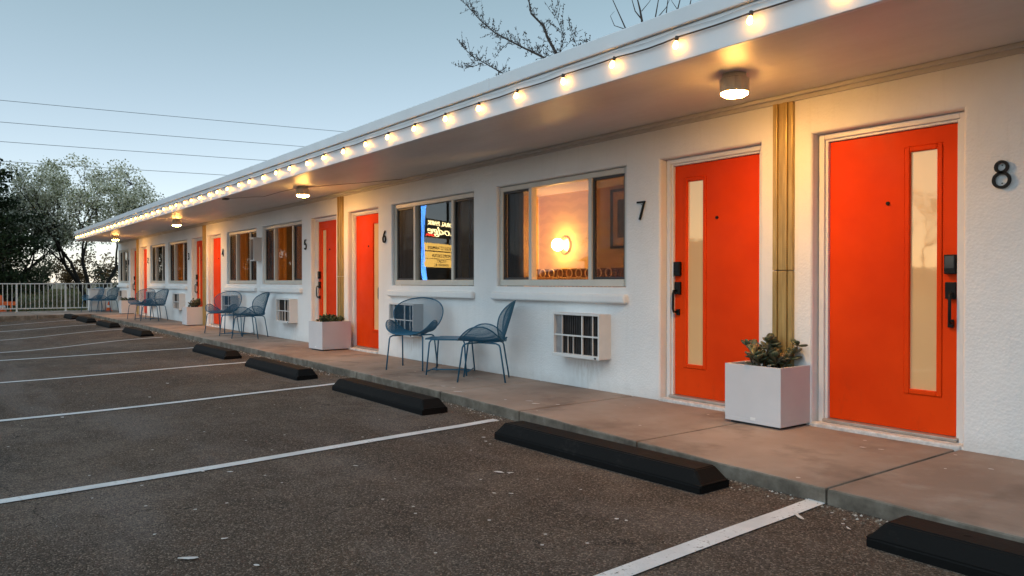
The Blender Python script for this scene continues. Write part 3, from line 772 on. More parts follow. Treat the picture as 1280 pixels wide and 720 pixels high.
# ------------------------------------------------------------------ string lights along the fascia
sl = empty('string_lights', (0, 0, 0), 0, 'string of glowing warm bulbs along the white roof edge', 'string lights')
bx = []; x = -2.715
while x < 5.8: bx.append(x); x += .552
x = -2.715 - .552
while x > -30.1: bx.append(x); x -= .553
bx.sort()
g = MB(); pts = []
for i, x in enumerate(bx):
    pts.append((x, -1.448, 2.766))
    if i < len(bx) - 1:
        for q in (.25, .5, .75): pts.append((lerp(x, bx[i + 1], q), -1.447, 2.766 - .010 * math.sin(PI * q) * (.6 + .5 * math.sin(i * 2.3))))
g.tube(pts, .0055, 6); g.build('cable', M['cable'], sl)
g = MB(); pts = []
for i, x in enumerate(bx):
    pts.append((x - .03, -1.438, 2.812))
    if i < len(bx) - 1: pts.append((lerp(x, bx[i + 1], .5), -1.438, 2.800))
g.tube(pts, .0016, 5); g.build('support_wire', M['grey_box'], sl)
bulb = None
g = MB(); g.lathe([(.001, -.012), (.0125, -.010), (.0125, -.040), (.001, -.040)], n=10, mat=0)
prof = [(.009, -.040), (.014, -.053), (.018, -.068), (.0165, -.081), (.009, -.090), (.001, -.092)]; g.lathe(prof, n=12, mat=1)
for i, x in enumerate(bx):
    if bulb is None: bulb = g.build('bulb', [M['cable'], M['bulb']], sl); o = bulb
    else: o = bulb.copy(); COL.objects.link(o)
    o.location = (x, -1.462, 2.776); o.rotation_euler = (R(rnd.uniform(-14, 4)), R(rnd.uniform(-25, 25)), 0)

# ------------------------------------------------------------------ planters
def planter_box():
    g = MB(); h, w_, t_ = .435, .243, .022
    g.box(-w_, -w_, .018, w_, w_, .05, 0, .003)
    for a in ((-w_, -w_, w_, -w_ + t_), (-w_, w_ - t_, w_, w_), (-w_, -w_ + t_, -w_ + t_, w_ - t_), (w_ - t_, -w_ + t_, w_, w_ - t_)):
        g.box(a[0], a[1], .05, a[2], a[3], h + .012)
    bm = bmesh.new()
    return g
def succulent(seed, h, n_stem, lf, material, spread=.16, leafn=16):
    r_ = random.Random(seed); st = MB(); lv = MB()
    for i in range(n_stem):
        a = r_.random() * 2 * PI; d = spread * math.sqrt(r_.random()); bx_, by_ = d * math.cos(a), d * math.sin(a)
        hh = h * r_.uniform(.35, 1.); lean = (r_.gauss(0, .05), r_.gauss(0, .05))
        p0 = Vector((bx_, by_, 0)); p1 = Vector((bx_ + lean[0], by_ + lean[1], hh))
        st.tube([p0, (p0 + p1) / 2 + Vector((r_.gauss(0, .008), r_.gauss(0, .008), 0)), p1], [.008, .007, .005], 5)
        for q in range(leafn):
            t_ = r_.uniform(.25, 1.05); c = p0.lerp(p1, t_); ph = r_.random() * 2 * PI; el = r_.uniform(-.1, 1.1)
            d_ = Vector((math.cos(ph) * math.cos(el), math.sin(ph) * math.cos(el), math.sin(el)))
            side = d_.cross(Vector((0, 0, 1))); side = side.normalized() if side.length > .01 else Vector((1, 0, 0)); nn = side.cross(d_)
            L = lf * r_.uniform(.7, 1.25); W_ = L * .34; th = L * .12
            ring = []
            prof = ((.06, .2), (.38, .72), (.70, 1.), (.92, .72))
            for (u, ww) in prof:
                for k_ in range(6):
                    an = 2 * PI * k_ / 6; ring.append(c + d_ * (L * u) + side * (W_ * ww * math.cos(an)) + nn * (th * ww * math.sin(an) + L * .12 * u * u))
            b0 = c; tip = c + d_ * L + nn * L * .12
            vs = [b0] + ring + [tip]; fs = []
            for k_ in range(6):
                fs.append((0, 1 + (k_ + 1) % 6, 1 + k_))
                for j in range(3): fs.append((1 + j * 6 + k_, 1 + j * 6 + (k_ + 1) % 6, 7 + j * 6 + (k_ + 1) % 6, 7 + j * 6 + k_))
                fs.append((19 + k_, 19 + (k_ + 1) % 6, 25))
            lv.add(vs, fs, 0, True)
    return st, lv
PL = ['white cube planter with tall succulent between doors 7 and 8', 'white cube planter with low dark green rosettes between doors 5 and 6', 'white cube planter of succulents between doors 3 and 4', 'farthest white cube planter with dark low plants by doors 1 and 2']
pl0 = empty('planter', (0, 0, 0), 0, PL[0], 'planter', 'white cube planters between the doors')
planter_box().build('pot', M['planter'], pl0)
g = MB(); g.box(-.21, -.21, 0, .21, .21, .0175); g.build('plinth', M['plinth'], pl0)
g = MB(); g.box(-.22, -.22, .34, .22, .22, .405); g.build('soil', M['soil'], pl0)
g = MB(); g.box(-.012, -.2455, .042, .03, -.2435, .062, 0); g.build('plaque', M['plaque'], pl0)
plants = [(11, .215, 13, .080, 'succ', .13, 13), (12, .12, 30, .05, 'succ2', .17, 14), (13, .24, 16, .06, 'succ', .15, 14), (14, .12, 24, .05, 'succ2', .2, 12)]
PLL = ['jade succulent with plump bronze green leaves in the planter by door 7', 'low dark green succulents in the planter by door 5', 'branching succulent in the planter by door 3', 'dark low succulents in the farthest planter']
for i, P in enumerate(PIL):
    o = pl0 if i == 0 else copy_tree(pl0)
    o['label'] = PL[i]
    loc = [(-3.50, -.125), (-11.46, -.25), (-19.80, -.16), (-28.1, -.16)][i]
    o.location = (loc[0], loc[1], .148)
    o.rotation_euler = (0, 0, R([0, 2.5, -1, -1.5][i]))
    if i == 0: o.scale = (1, 1, 1)
    su = empty('succulent', (loc[0], loc[1], .148 + .405), 0, PLL[i], 'plant', 'succulents in the planters')
    st, lv = succulent(*plants[i][:4], M[plants[i][4]], plants[i][5], plants[i][6])
    st.build('stem', M['stem'], su); lv.build('leaf', M[plants[i][4]], su)
    if i == 0: su.location.x -= .02; su.location.y -= .02

# ------------------------------------------------------------------ blue wire chairs and tables
def wire_shell(g, S, inside, u0, u1, v0, v1, pitch_, r_, nseg=14):
    """two sets of crossing wires on surface S(u,v) clipped by inside(u,v)"""
    for swap in (0, 1):
        a0, a1, b0, b1 = (u0, u1, v0, v1) if not swap else (v0, v1, u0, u1)
        n = int((a1 - a0) / pitch_)
        for i in range(1, n):
            a = lerp(a0, a1, i / n); runs = []; cur = []
            N = 60
            for j in range(N + 1):
                b = lerp(b0, b1, j / N); u, v = (a, b) if not swap else (b, a)
                if inside(u, v): cur.append((u, v))
                else:
                    if len(cur) > 1: runs.append(cur)
                    cur = []
            if len(cur) > 1: runs.append(cur)
            for c in runs:
                m_ = max(2, int(len(c) / N * nseg) + 1)
                pts = [S(lerp(c[0][0], c[-1][0], q / m_), lerp(c[0][1], c[-1][1], q / m_)) for q in range(m_ + 1)]
                g.tube(pts, r_, 4, caps=False, smooth=False)

def make_chair():
    root = empty('wire_chair', (0, 0, 0), 0, 'x', 'chair', 'blue wire chairs along the walk')
    SH = .43
    # seat: saddle shell, front is -y; sides lift into two rounded wings
    def seat(u, v):
        lift = .15 * (abs(u) / .33) ** 2.6 * max(0., math.cos(v * 3.6)) ** .8 if abs(v) < .43 else 0
        return Vector((u * (1 - .10 * (abs(u) / .33) ** 3), v, SH + lift - .022 * math.cos(u * 4.) * math.cos(v * 4.) + .012))
    def in_seat(u, v): return (abs(u) / .335) ** 2.3 + (abs(v - .0) / .26) ** 2.6 <= 1
    ring = []
    for k in range(64):
        a = 2 * PI * k / 64; c, s_ = math.cos(a), math.sin(a)
        u = .335 * math.copysign(abs(c) ** (2 / 2.3), c); v = .26 * math.copysign(abs(s_) ** (2 / 2.6), s_); ring.append(seat(u, v))
    g = MB(); g.tube(ring, .0075, 7, closed=True)
    g.build('seat_rim', M['blue'], root)
    g = MB(); wire_shell(g, seat, in_seat, -.335, .335, -.26, .26, .0115, .0016, 12); g.build('seat', M['blue'], root)
    # back: wide oval dish leaning back
    tilt = R(17)
    def back(u, v):      # v 0..1 up
        w_ = v - .24
        bow = -.95 * u * u - .05 * (v - .2) ** 2
        y = .235 + math.sin(tilt) * v + bow * math.cos(tilt) + .07 * (u / .3) ** 2 * 0
        return Vector((u, y, SH - .005 + math.cos(tilt) * v))
    def in_back(u, v):
        vv_ = (v - .225) / .235; uu = u / (.325 * (1 + .16 * vv_)); return uu * uu + abs(vv_) ** 2.2 <= 1
    ring = []
    for k in range(64):
        a = 2 * PI * k / 64; s_ = math.sin(a); vv_ = math.copysign(abs(s_) ** (2 / 2.2), s_)
        ring.append(back(math.cos(a) * .325 * (1 + .16 * vv_), .225 + .235 * vv_))
    g = MB(); g.tube(ring, .0075, 7, closed=True); g.build('back_rim', M['blue'], root)
    g = MB(); wire_shell(g, back, in_back, -.39, .39, -.01, .47, .0115, .0016, 12); g.build('backrest', M['blue'], root)
    # legs
    for sx in (-1, 1):
        for sy in (-1, 1):
            g = MB()
            if sy < 0: pts = [(sx * .10, -.03, SH - .018), (sx * .19, -.14, SH - .02), (sx * .212, -.172, SH - .035), (sx * .216, -.185, SH - .06), (sx * .235, -.235, .0)]
            else: pts = [(sx * .10, .03, SH - .018), (sx * .19, .17, SH - .02), (sx * .208, .205, SH - .035), (sx * .214, .217, SH - .06), (sx * .235, .275, .0)]
            g.tube(pts, .009, 8); g.build('leg', M['blue'], root)
    g = MB(); g.tube([(-.10, -.03, SH - .018), (-.10, .03, SH - .018)], .009, 8); g.tube([(.10, -.03, SH - .018), (.10, .03, SH - .018)], .009, 8)
    g.tube([(-.1, 0, SH - .018), (.1, 0, SH - .018)], .009, 8)
    for sx in (-1, 1): g.tube([(sx * .12, .20, SH - .0), (sx * .12, .25, SH + .01), (sx * .115, .262, SH + .03)], .008, 8)
    g.tube([(-.12, .20, SH), (-.10, .03, SH - .018)], .008, 8); g.tube([(.12, .20, SH), (.10, .03, SH - .018)], .008, 8)
    g.build('seat_brace', M['blue'], root)
    return root
def make_table():
    root = empty('side_table', (0, 0, 0), 0, 'x', 'table', 'low blue tables between the chairs')
    g = MB(); a, b, hh = .27, .25, .40
    bm = bmesh.new(); bmesh.ops.create_cube(bm, size=1)
    for v in bm.verts: v.co = Vector((v.co.x * 2 * a, v.co.y * 2 * b, hh + (v.co.z + .5) * .016))
    bmesh.ops.bevel(bm, geom=[e for e in bm.edges if abs(e.verts[0].co.z - e.verts[1].co.z) > .01], offset=.09, segments=6, affect='EDGES')
    g.bm(bm); bm.free(); 
    g.build('table_top', M['blue'], root)
    for sx in (-1, 1):
        for sy in (-1, 1):
            g = MB(); g.tube([(sx * .19, sy * .20, hh - .002), (sx * .205, sy * .215, hh - .03), (sx * .235, sy * .245, 0)], .009, 8); g.build('leg', M['blue'], root)
    g = MB()
    for sx in (-1, 1): g.tube([(sx * .2335, -.24, .04), (sx * .2335, .24, .04)], .0075, 8)
    g.tube([(-.2335, 0, .04), (.2335, 0, .04)], .0075, 8); g.build('stretcher', M['blue'], root)
    return root
chair = make_chair(); table = make_table()
# facing: local -y is the front. yaw so that the front points along (fx, fy)
def face(fx, fy): return math.atan2(fx, -fy)
CH = [(-8.33, -.53, face(.62, -.78), 'blue wire chair with round back in front of the air conditioner by window 6'),
      (-6.90, -.46, face(-.66, -.75), 'blue wire chair seen side-on below the gap between windows 6 and 7'),
      (-16.50, -.47, face(.62, -.78), 'blue wire chair nearest to door 4'),
      (-14.72, -.47, face(-.66, -.75), 'blue wire chair under the window of room 5'),
      (-24.15, -.56, face(.62, -.78), 'distant blue wire chair nearest to door 2'),
      (-22.70, -.50, face(-.66, -.75), 'distant blue wire chair nearest to the planter of room 3'),
      (-30.85, -.85, face(.55, -.83), 'farthest blue wire chair, in front of the white cabinet'),
      (-29.95, -.5, face(-.66, -.75), 'farthest blue wire chair, at the building corner beside the cone')]
for i, (x, y, a, l) in enumerate(CH):
    o = chair if i == 0 else copy_tree(chair)
    o.location = (x, y, .148); o.rotation_euler = (0, 0, a); o['label'] = l
TB = [(-7.63, -.40, R(45), 'low blue table between the nearest pair of blue chairs'), (-15.52, -.45, R(43), 'low blue table between the pair of chairs by windows 4 and 5'),
      (-23.4, -.50, R(45), 'low blue table between the distant chairs by rooms 2 and 3'), (-30.35, -.66, R(45), 'low blue table between the farthest chairs by the railing')]
for i, (x, y, a, l) in enumerate(TB):
    o = table if i == 0 else copy_tree(table)
    o.location = (x, y, .148); o.rotation_euler = (0, 0, a); o['label'] = l

# ------------------------------------------------------------------ wheel stops
def stop_mesh():
    g = MB(); L, W_ = 1.0, .135
    prof = [(-W_, 0), (-W_, .05), (-W_ + .045, .132), (W_ - .045, .132), (W_, .05), (W_, 0)]
    vs = []
    for x, k in ((-L, 0), (-L + .005, .0), (-L + .075, 1), (L - .075, 1), (L - .005, 0), (L, 0)):
        for (y, z) in prof:
            zz = z if (k == 1 or z <= .05) else .055; yy = y if (k == 1 or z <= .05) else y * 1.25
            vs.append((x, yy, zz))
    n = 6
    fs = [(i * n + j, i * n + j + 1, (i + 1) * n + j + 1, (i + 1) * n + j) for i in range(5) for j in range(n - 1)]
    fs += [tuple(range(n))[::-1], tuple(5 * n + j for j in range(n))]
    me = bpy.data.meshes.new('t'); bm = bmesh.new(); me.from_pydata(vs, [], fs); bm.from_mesh(me); bpy.data.meshes.remove(me)
    bmesh.ops.remove_doubles(bm, verts=bm.verts[:], dist=.0012); bmesh.ops.recalc_face_normals(bm, faces=bm.faces[:])
    bmesh.ops.bevel(bm, geom=[e for e in bm.edges if len(e.link_faces) == 2 and e.calc_face_angle() > .25], offset=.007, segments=2, affect='EDGES')
    g.bm(bm); bm.free()
    for x in (-.62, .62): g.lathe([(.02, .1325), (.012, .1345), (.001, .1345)], (x, 0, 0), 10)
    return g
WS = [(-3.86, -1.605, 1.0, 'long black wheel stop in front of door 7'), (-.85, -1.66, 1.0, 'black wheel stop in front of door 8, cut by the picture edge'),
      (-7.08, -1.55, 1.02, 'black wheel stop in front of the nearest blue chairs'), (-10.15, -1.545, 1.0, 'black wheel stop in front of door 6'),
      (-13.13, -1.53, .92, 'black wheel stop in front of the window of room 5'), (-19.42, -1.53, 1.02, 'black wheel stop in front of the planter of room 3'),
      (-23.3, -1.53, 1.02, 'black wheel stop in front of the distant chairs of rooms 2 and 3'), (-26.45, -1.63, 1.0, 'black wheel stop in front of door 2'), (-29.7 + .6, -1.7, .95, 'farthest black wheel stop at the end of the lot')]
ws0 = stop_mesh().build('wheel_stop', M['rubber'])
for i, (x, y, s_, l) in enumerate(WS):
    if i == 0: o = ws0
    else: o = ws0.copy(); COL.objects.link(o)
    x, y = LS(x, y); o.location = (x, y, lot_h(x, y) - .004); o.scale = (s_ * K_, K_, K_); o.rotation_euler = (0, 0, R(rnd.uniform(-.7, .7)))
    tag(o, l, 'wheel stop', 'black wheel stops along the kerb')

# ------------------------------------------------------------------ railing at the end of the lot
rl = empty('railing', (-31.9, 0, .146), 0, 'white metal picket railing across the end of the lot', 'railing')
g = MB()
for z in (.10, .975): g.box(-.018, -11.9, z, .018, -.02, z + .036, 0, .003)
g.build('rail', M['rail'], rl)
py = -.05; posts = []
while py > -12: posts.append(py); py -= 1.49
for y in posts:
    g = MB(); g.box(-.028, y - .028, 0, .028, y + .028, 1.0, 0, .003); g.box(-.05, y - .05, 0, .05, y + .05, .012); g.build('post', M['rail'], rl)
pk = None
for a, b in zip(posts, posts[1:]):
    for i in range(1, 11):
        y = lerp(a, b, i / 11)
        if pk is None:
            g = MB(); g.box(-.011, -.011, .13, .011, .011, .98); pk = g.build('picket', M['rail'], rl); pk.location.y = y
        else:
            o = pk.copy(); COL.objects.link(o); o.location.y = y
wc = empty('white_cabinet', (-31.25, -.62, .146), 0, 'white metal utility cabinet behind the farthest chair', 'cabinet')
g = MB(); g.box(-.18, -.28, .03, .18, .28, .79, 0, .01); g.box(-.16, -.25, 0, .16, .25, .03); g.build('cabinet_body', M['metal_white'], wc)
g = MB(); g.box(-.2, -.3, .7905, .2, .3, .815, 0, .006); g.build('cabinet_lid', M['metal_white'], wc)
g = MB(); g.box(.1805, -.25, .06, .19, .25, .75, 0, .004); g.box(.19, .17, .4, .2, .2, .46); g.build('cabinet_door', M['metal_white'], wc)
g = MB(); g.box(-33.4, .02, -.2, -33.22, 2.4, .94, 0, .012); g.box(-33.44, -.02, .9405, -33.18, 2.44, .975, 0, .01)
tag(g.build('garden_wall', M['stucco']), 'low white garden wall behind the railing at the building corner', 'wall')
def cone(loc, label, sc_=1.0):
    o = empty('traffic_cone', loc, 0, label, 'cone', 'orange traffic cones'); o.scale = (sc_,) * 3
    g = MB(); g.box(-.15, -.15, 0, .15, .15, .03, 0, .008); g.build('base', M['orange'], o)
    g = MB(); g.lathe([(.115, .03), (.085, .17)], n=20); g.lathe([(.062, .28), (.030, .44), (.022, .45), (.001, .45)], n=20); g.build('cone_body', M['orange'], o)
    g = MB(); g.lathe([(.085, .17), (.062, .28)], n=20); g.build('reflective_band', M['cone_band'], o)
cone((-31.0, -.28, .146), 'small orange traffic cone beside the farthest chair at the corner', .78)
cone((-34.6, -3.34, -.06), 'orange traffic cone with white band behind the railing', 1.7)
bc = empty('barricade', (-34.2, -3.75, -.09), R(80), 'low orange plank barricade behind the railing', 'barricade')
g = MB(); g.box(-.9, -.02, .42, .9, .02, .56, 0, .006); g.build('plank', M['orange'], bc)
for sx in (-.7, .7):
    g = MB(); g.tube([(sx, -.2, 0), (sx, 0, .56), (sx, .2, 0)], .018, 6); g.build('leg', M['orange'], bc)

# ------------------------------------------------------------------ lawn behind the railing
g = MB(); n = 30
vs = [(lerp(-34.2, -52, i / n), lerp(-6.5, 6, j / n), 0) for i in range(n + 1) for j in range(n + 1)]
vs = [(x, y, max(terr(x, y), -.1 + .62 * sstep(-35.5, -42, x) * (.6 + .4 * math.sin(y * .5 + 1))) + .03) for x, y, _ in vs]
g.add(vs, [(i * (n + 1) + j, (i + 1) * (n + 1) + j, (i + 1) * (n + 1) + j + 1, i * (n + 1) + j + 1) for i in range(n) for j in range(n)], 0, True)
def lawn_h(x, y): return max(terr(x, y), -.1 + .62 * sstep(-35.5, -42, x) * (.6 + .4 * math.sin(y * .5 + 1))) + .03
tag(g.build('lawn_ground', M['lawn']), kind='structure')
g = MB()
for i in range(9000):
    x, y = rnd.uniform(-34.5, -48), rnd.uniform(-5.5, 3); z = lawn_h(x, y); h = rnd.uniform(.06, .17); a = rnd.random() * PI; w_ = .02
    dx, dy = w_ * math.cos(a), w_ * math.sin(a); lx, ly = rnd.gauss(0, .04), rnd.gauss(0, .04)
    g.add([(x - dx, y - dy, z - .02), (x + dx, y + dy, z - .02), (x + lx, y + ly, z + h)], [(0, 1, 2)])
tag(g.build('grass', M['blades']), 'short green grass on the bank behind the railing', 'grass', kind='stuff')

# ------------------------------------------------------------------ trees
def leafcloud(g, c, rad, n, size, r_, flat=1.0):
    for i in range(n):
        while True:
            q = Vector((r_.uniform(-1, 1), r_.uniform(-1, 1), r_.uniform(-1, 1)))
            if q.length < 1: break
        p = Vector(c) + Vector((q.x * rad, q.y * rad, q.z * rad * flat))
        a, b = Vector((r_.gauss(0, 1), r_.gauss(0, 1), r_.gauss(0, 1))).normalized(), Vector((r_.gauss(0, 1), r_.gauss(0, 1), r_.gauss(0, 1)))
        b = (b - a * b.dot(a)).normalized(); s_ = size * r_.uniform(.6, 1.3)
        g.add([p - a * s_ * .5, p + b * s_ * .32, p + a * s_ * .5, p - b * s_ * .32], [(0, 1, 2, 3)])
def grow(tb, tips, p, d, L, rad, depth, r_, spread=.6, upw=.25, nseg=4, wob=.12, kids=(2, 3), shrink=.72):
    pts = [Vector(p)]; rr = [rad]; d = Vector(d).normalized()
    for i in range(nseg):
        d = (d + Vector((r_.gauss(0, wob), r_.gauss(0, wob), r_.gauss(0, wob) + upw * .12))).normalized()
        pts.append(pts[-1] + d * (L / nseg)); rr.append(rad * lerp(1, .62, (i + 1) / nseg))
    tb.tube(pts, rr, 6 if rad > .03 else 4, caps=False)
    if depth == 0: tips.append((pts[-1], d)); tips.append((pts[-2], d)); return
    if depth <= 2: tips.append((pts[-2], d))
    for k in range(r_.randint(*kids)):
        ax = Vector((r_.gauss(0, 1), r_.gauss(0, 1), r_.gauss(0, 1))); ax = (ax - d * ax.dot(d)).normalized()
        nd = (d + ax * r_.uniform(.35, 1.) * spread * 1.4 + Vector((0, 0, upw * .5))).normalized()
        grow(tb, tips, pts[-1] if k < 2 else pts[-2], nd, L * r_.uniform(shrink - .1, shrink + .12), rr[-1] * .82, depth - 1, r_, spread, upw, nseg, wob, kids, shrink)
def tree(name, loc, label, cat, seed, stems, L, rad, depth, leafm, nleaf, lsize, crad, upw=.3, spread=.6, group=None, barkm='bark', kids=(2, 3), shrink=.72, lean=None, env=()):
    r_ = random.Random(seed); o = empty(name, loc, 0, label, cat, group)
    tb = MB(); tips = []; cr = MB()
    for k in range(stems):
        a = 2 * PI * k / stems + r_.uniform(-.3, .3); s_ = .16 if stems == 1 else .38
        d = lean if lean else (math.cos(a) * s_, math.sin(a) * s_, 1)
        grow(tb, tips, (0, 0, -.3), d, L, rad * (1 if stems == 1 else .7), depth, r_, spread, upw, kids=kids, shrink=shrink)
    for p, d in tips: leafcloud(cr, p, crad * r_.uniform(.7, 1.25), int(nleaf * r_.uniform(.5, 1.5)), lsize, r_, .85)
    for (ex_, ey_, ez_, rx_, ry_, rz_, n_) in env:
        for i in range(n_):
            q = Vector((r_.gauss(0, 1), r_.gauss(0, 1), r_.gauss(0, 1))).normalized() * (r_.random() ** .45)
            c = Vector((ex_ + q.x * rx_, ey_ + q.y * ry_, ez_ + q.z * rz_))
            near = min(tips, key=lambda tp: (tp[0] - c).length)[0]
            if (near - c).length > .1:
                mid_ = near.lerp(c, .5) + Vector((0, 0, -.06)); tb.tube([near, mid_, c], [.016, .011, .006], 4, caps=False)
            k_ = r_.uniform(.6, 1.3)
            leafcloud(cr, c, crad * k_, int(nleaf * k_), lsize, r_, .8)
            d_ = (c - Vector((ex_, ey_, ez_ - rz_))).normalized()
            leafcloud(cr, c + d_ * crad * .9, crad * .45, int(nleaf * .3), lsize, r_, 1.3)
    tb.build('trunk', M[barkm], o); cr.build('crown', M[leafm], o)
    return o, len(cr.f)
cnt = []
TG = 'blossoming trees beyond the railing'
cnt.append(tree('pear_tree', (-38.5, .35, .0), 'tall blossoming pear tree behind the railing, directly beside the roof end', 'tree', 21, 5, 2.5, .15, 4, 'blossom', 34, .105, .36, .6, .50, TG, shrink=.66, env=((0, .9, 4.6, 1.7, 1.35, 1.9, 130), (0, 2.0, 4.0, 1.4, 1.2, 1.6, 70), (.2, -.5, 3.7, 1.3, 1.0, 1.5, 60)))[1])
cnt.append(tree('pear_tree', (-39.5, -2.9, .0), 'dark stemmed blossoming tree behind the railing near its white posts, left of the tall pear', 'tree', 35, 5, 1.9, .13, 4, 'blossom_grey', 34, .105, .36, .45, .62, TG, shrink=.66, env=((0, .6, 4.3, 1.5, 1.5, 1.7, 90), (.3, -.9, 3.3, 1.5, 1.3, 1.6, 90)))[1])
cnt.append(tree('pear_tree', (-43.5, 4.6, .0), 'blossoming tree half hidden behind the motel roof end', 'tree', 22, 4, 1.9, .12, 4, 'blossom', 30, .11, .38, .4, .55, TG)[1])
cnt.append(tree('pear_tree', (-44.5, -11.5, .0), 'blossoming tree far along the railing beyond the dark evergreen', 'tree', 24, 4, 2.0, .14, 4, 'blossom', 28, .12, .42, .4, .55, TG)[1])
# dark evergreen at the picture edge
o = empty('evergreen_tree', (-36.4, -4.35, -.1), 0, 'dark dense evergreen tree at the edge of the lot', 'tree')
r_ = random.Random(5); tb = MB(); cr = MB(); tb.tube([(0, 0, -.2), (.05, 0, 3), (0, .1, 7.2)], [.2, .14, .03], 8)
for i in range(190):
    z = r_.uniform(1.0, 6.6); rr = lerp(2.5, .45, sstep(2.6, 7.6, z)) * r_.uniform(.75, 1.1); a = r_.random() * 2 * PI
    tip = Vector((rr * math.cos(a), rr * math.sin(a), z + r_.uniform(-.1, .3))); tb.tube([(0, 0, z - .3), tip], [.03, .008], 4, caps=False)
    for q in (.35, .6, .8, 1.0): leafcloud(cr, Vector((0, 0, z - .3)).lerp(tip, q), .32, 26, .15, r_, .7)
tb.build('trunk', M['bark'], o); cr.build('crown', M['evergreen'], o)
for k_, (x, y, z_, sc_, l) in enumerate(((-41.5, -8.4, -.1, 1.15, 'dark evergreen tree beyond the railing, second from the lot edge'), (-43.5, -11.6, -.2, 1.3, 'dark evergreen tree beyond the railing, third from the lot edge'), (-40.5, -15.2, -.2, 1.0, 'dark evergreen tree beyond the railing, farthest from the motel'))):
    c_ = copy_tree(o); c_.location = (x, y, z_); c_.scale = (sc_,) * 3; c_.rotation_euler = (0, 0, 1.3 * (k_ + 1)); c_['label'] = l; c_['group'] = 'evergreens beyond the railing'
o['group'] = 'evergreens beyond the railing'
# low shrubs behind the railing
SHR = [(-40.5, -5.0, 1.5, 'rust', 'rusty orange bush behind the railing, beside the cones'), (-45, -3.0, 1.3, 'bush', 'grey brown leafy bush on the grass bank'), (-47.5, .8, 1.2, 'rust', 'brown bush on the bank behind the tall pear tree'), (-44, -1.4, .8, 'bush', 'small low bush on the grass bank'), (-50, -4, 1.9, 'bush', 'broad grey bush far behind the bank')]
for i, (x, y, h, mm, l) in enumerate(SHR):
    r_ = random.Random(50 + i); o = empty('shrub', (x, y, lawn_h(x, y) if x > -52 else .3), 0, l, 'shrub', 'shrubs behind the railing'); tb = MB(); cr = MB(); tips = []
    for k in range(7):
        a = 2 * PI * k / 7; grow(tb, tips, (0, 0, -.1), (math.cos(a) * .8, math.sin(a) * .8, 1), h * .4, .022, 2, r_, .7, .2, kids=(2, 3))
    for p, d in tips: leafcloud(cr, p, .26, 12, .11, r_)
    tb.build('stem', M['bark'], o); cr.build('foliage', M[mm], o)
for i in range(11):
    x, y = [(-58, -5.5), (-62, -3.0), (-57, -1.2), (-64, .8), (-60, 2.6), (-66, 5.0), (-62, 7.5), (-58, -9), (-66, -12), (-70, 9), (-60, -15)][i]
    r_ = random.Random(150 + i); tone = ['grey green', 'rusty brown', 'dull olive'][i % 3]
    where = ['at the left end of the far row', 'second from the left in the far row', 'behind the low bush on the bank', 'behind the tall pear tree trunks', 'right of the tall pear tree trunks', 'near the roof end', 'hidden beyond the motel corner', 'past the dark evergreen', 'far past the dark evergreen', 'far beyond the motel', 'farthest past the dark evergreen'][i]
    o = empty('scrub_tree', (x, y, .2), 0, f'{tone} scrubby tree beyond the bank, {where}', 'tree', 'scrub trees beyond the bank'); tb = MB(); cr = MB(); tips = []
    for k in range(4):
        a = 2 * PI * k / 4 + r_.random(); grow(tb, tips, (0, 0, -.5), (math.cos(a) * .5, math.sin(a) * .5, 1), r_.uniform(1., 1.5), .06, 3, r_, .6, .25, kids=(2, 3))
    for p, d in tips: leafcloud(cr, p, .42, 9, .16, r_)
    tb.build('trunk', M['bark'], o); cr.build('crown', M[['bush', 'rust', 'bush'][i % 3]], o)
# bare trees rising behind the motel
def bare_tree(loc, limbs, label, seed):
    r_ = random.Random(seed); o = empty('bare_tree', loc, 0, label, 'tree', 'bare trees behind the motel'); tb = MB(); bd = MB(); L0 = Vector(loc)
    for pts, rad, tw in limbs:
        P_ = [Vector(p) - L0 for p in pts]; n = len(P_)
        rr = [lerp(rad, rad * .25, i / (n - 1)) * .72 for i in range(n)]; tb.tube(P_, rr, 6, caps=False)
        if not tw: continue
        for i in range(n - 1):
            seg = P_[i + 1] - P_[i]; m_ = int(seg.length / .085) + 1
            for q in range(m_):
                if i == 0 and q < m_ * .3: continue
                p = P_[i].lerp(P_[i + 1], (q + r_.random()) / m_); d = (seg.normalized() * .55 + Vector((r_.gauss(0, .55), r_.gauss(0, .55), r_.gauss(.35, .6)))).normalized()
                Lt = r_.uniform(.12, .62) * tw; mid = p + d * Lt * .5 + Vector((0, 0, .04 * Lt)); e = p + d * Lt + Vector((0, 0, .16 * Lt))
                tb.tube([p, mid, e], [.007, .005, .0035], 4, caps=False)
                for b_ in range(int(Lt / .055)):
                    c = p.lerp(e, r_.uniform(.15, 1.)); dd = Vector((r_.gauss(0, .5), r_.gauss(0, .5), r_.gauss(.25, .8))).normalized(); l_ = r_.uniform(.035, .10)
                    bd.tube([c, c + dd * l_ * .5, c + dd * l_], [.004, .014, .003], 4, caps=False)
    tb.build('trunk', M['bark2'], o)
    if bd.f: bd.build('buds', M['bud'], o)['kind'] = 'stuff'
def py(x, y, Y):
    d = fwd + right * ((x - 640) / F) + up * ((360 - y) / F); t_ = (Y + D) / d.y; return Vector((0, -D, H)) + d * t_
A = 9.5
base = Vector((-19.0, 9.8, -.28)); fork = py(694, 96, A) + Vector((0, .2, -1.2))
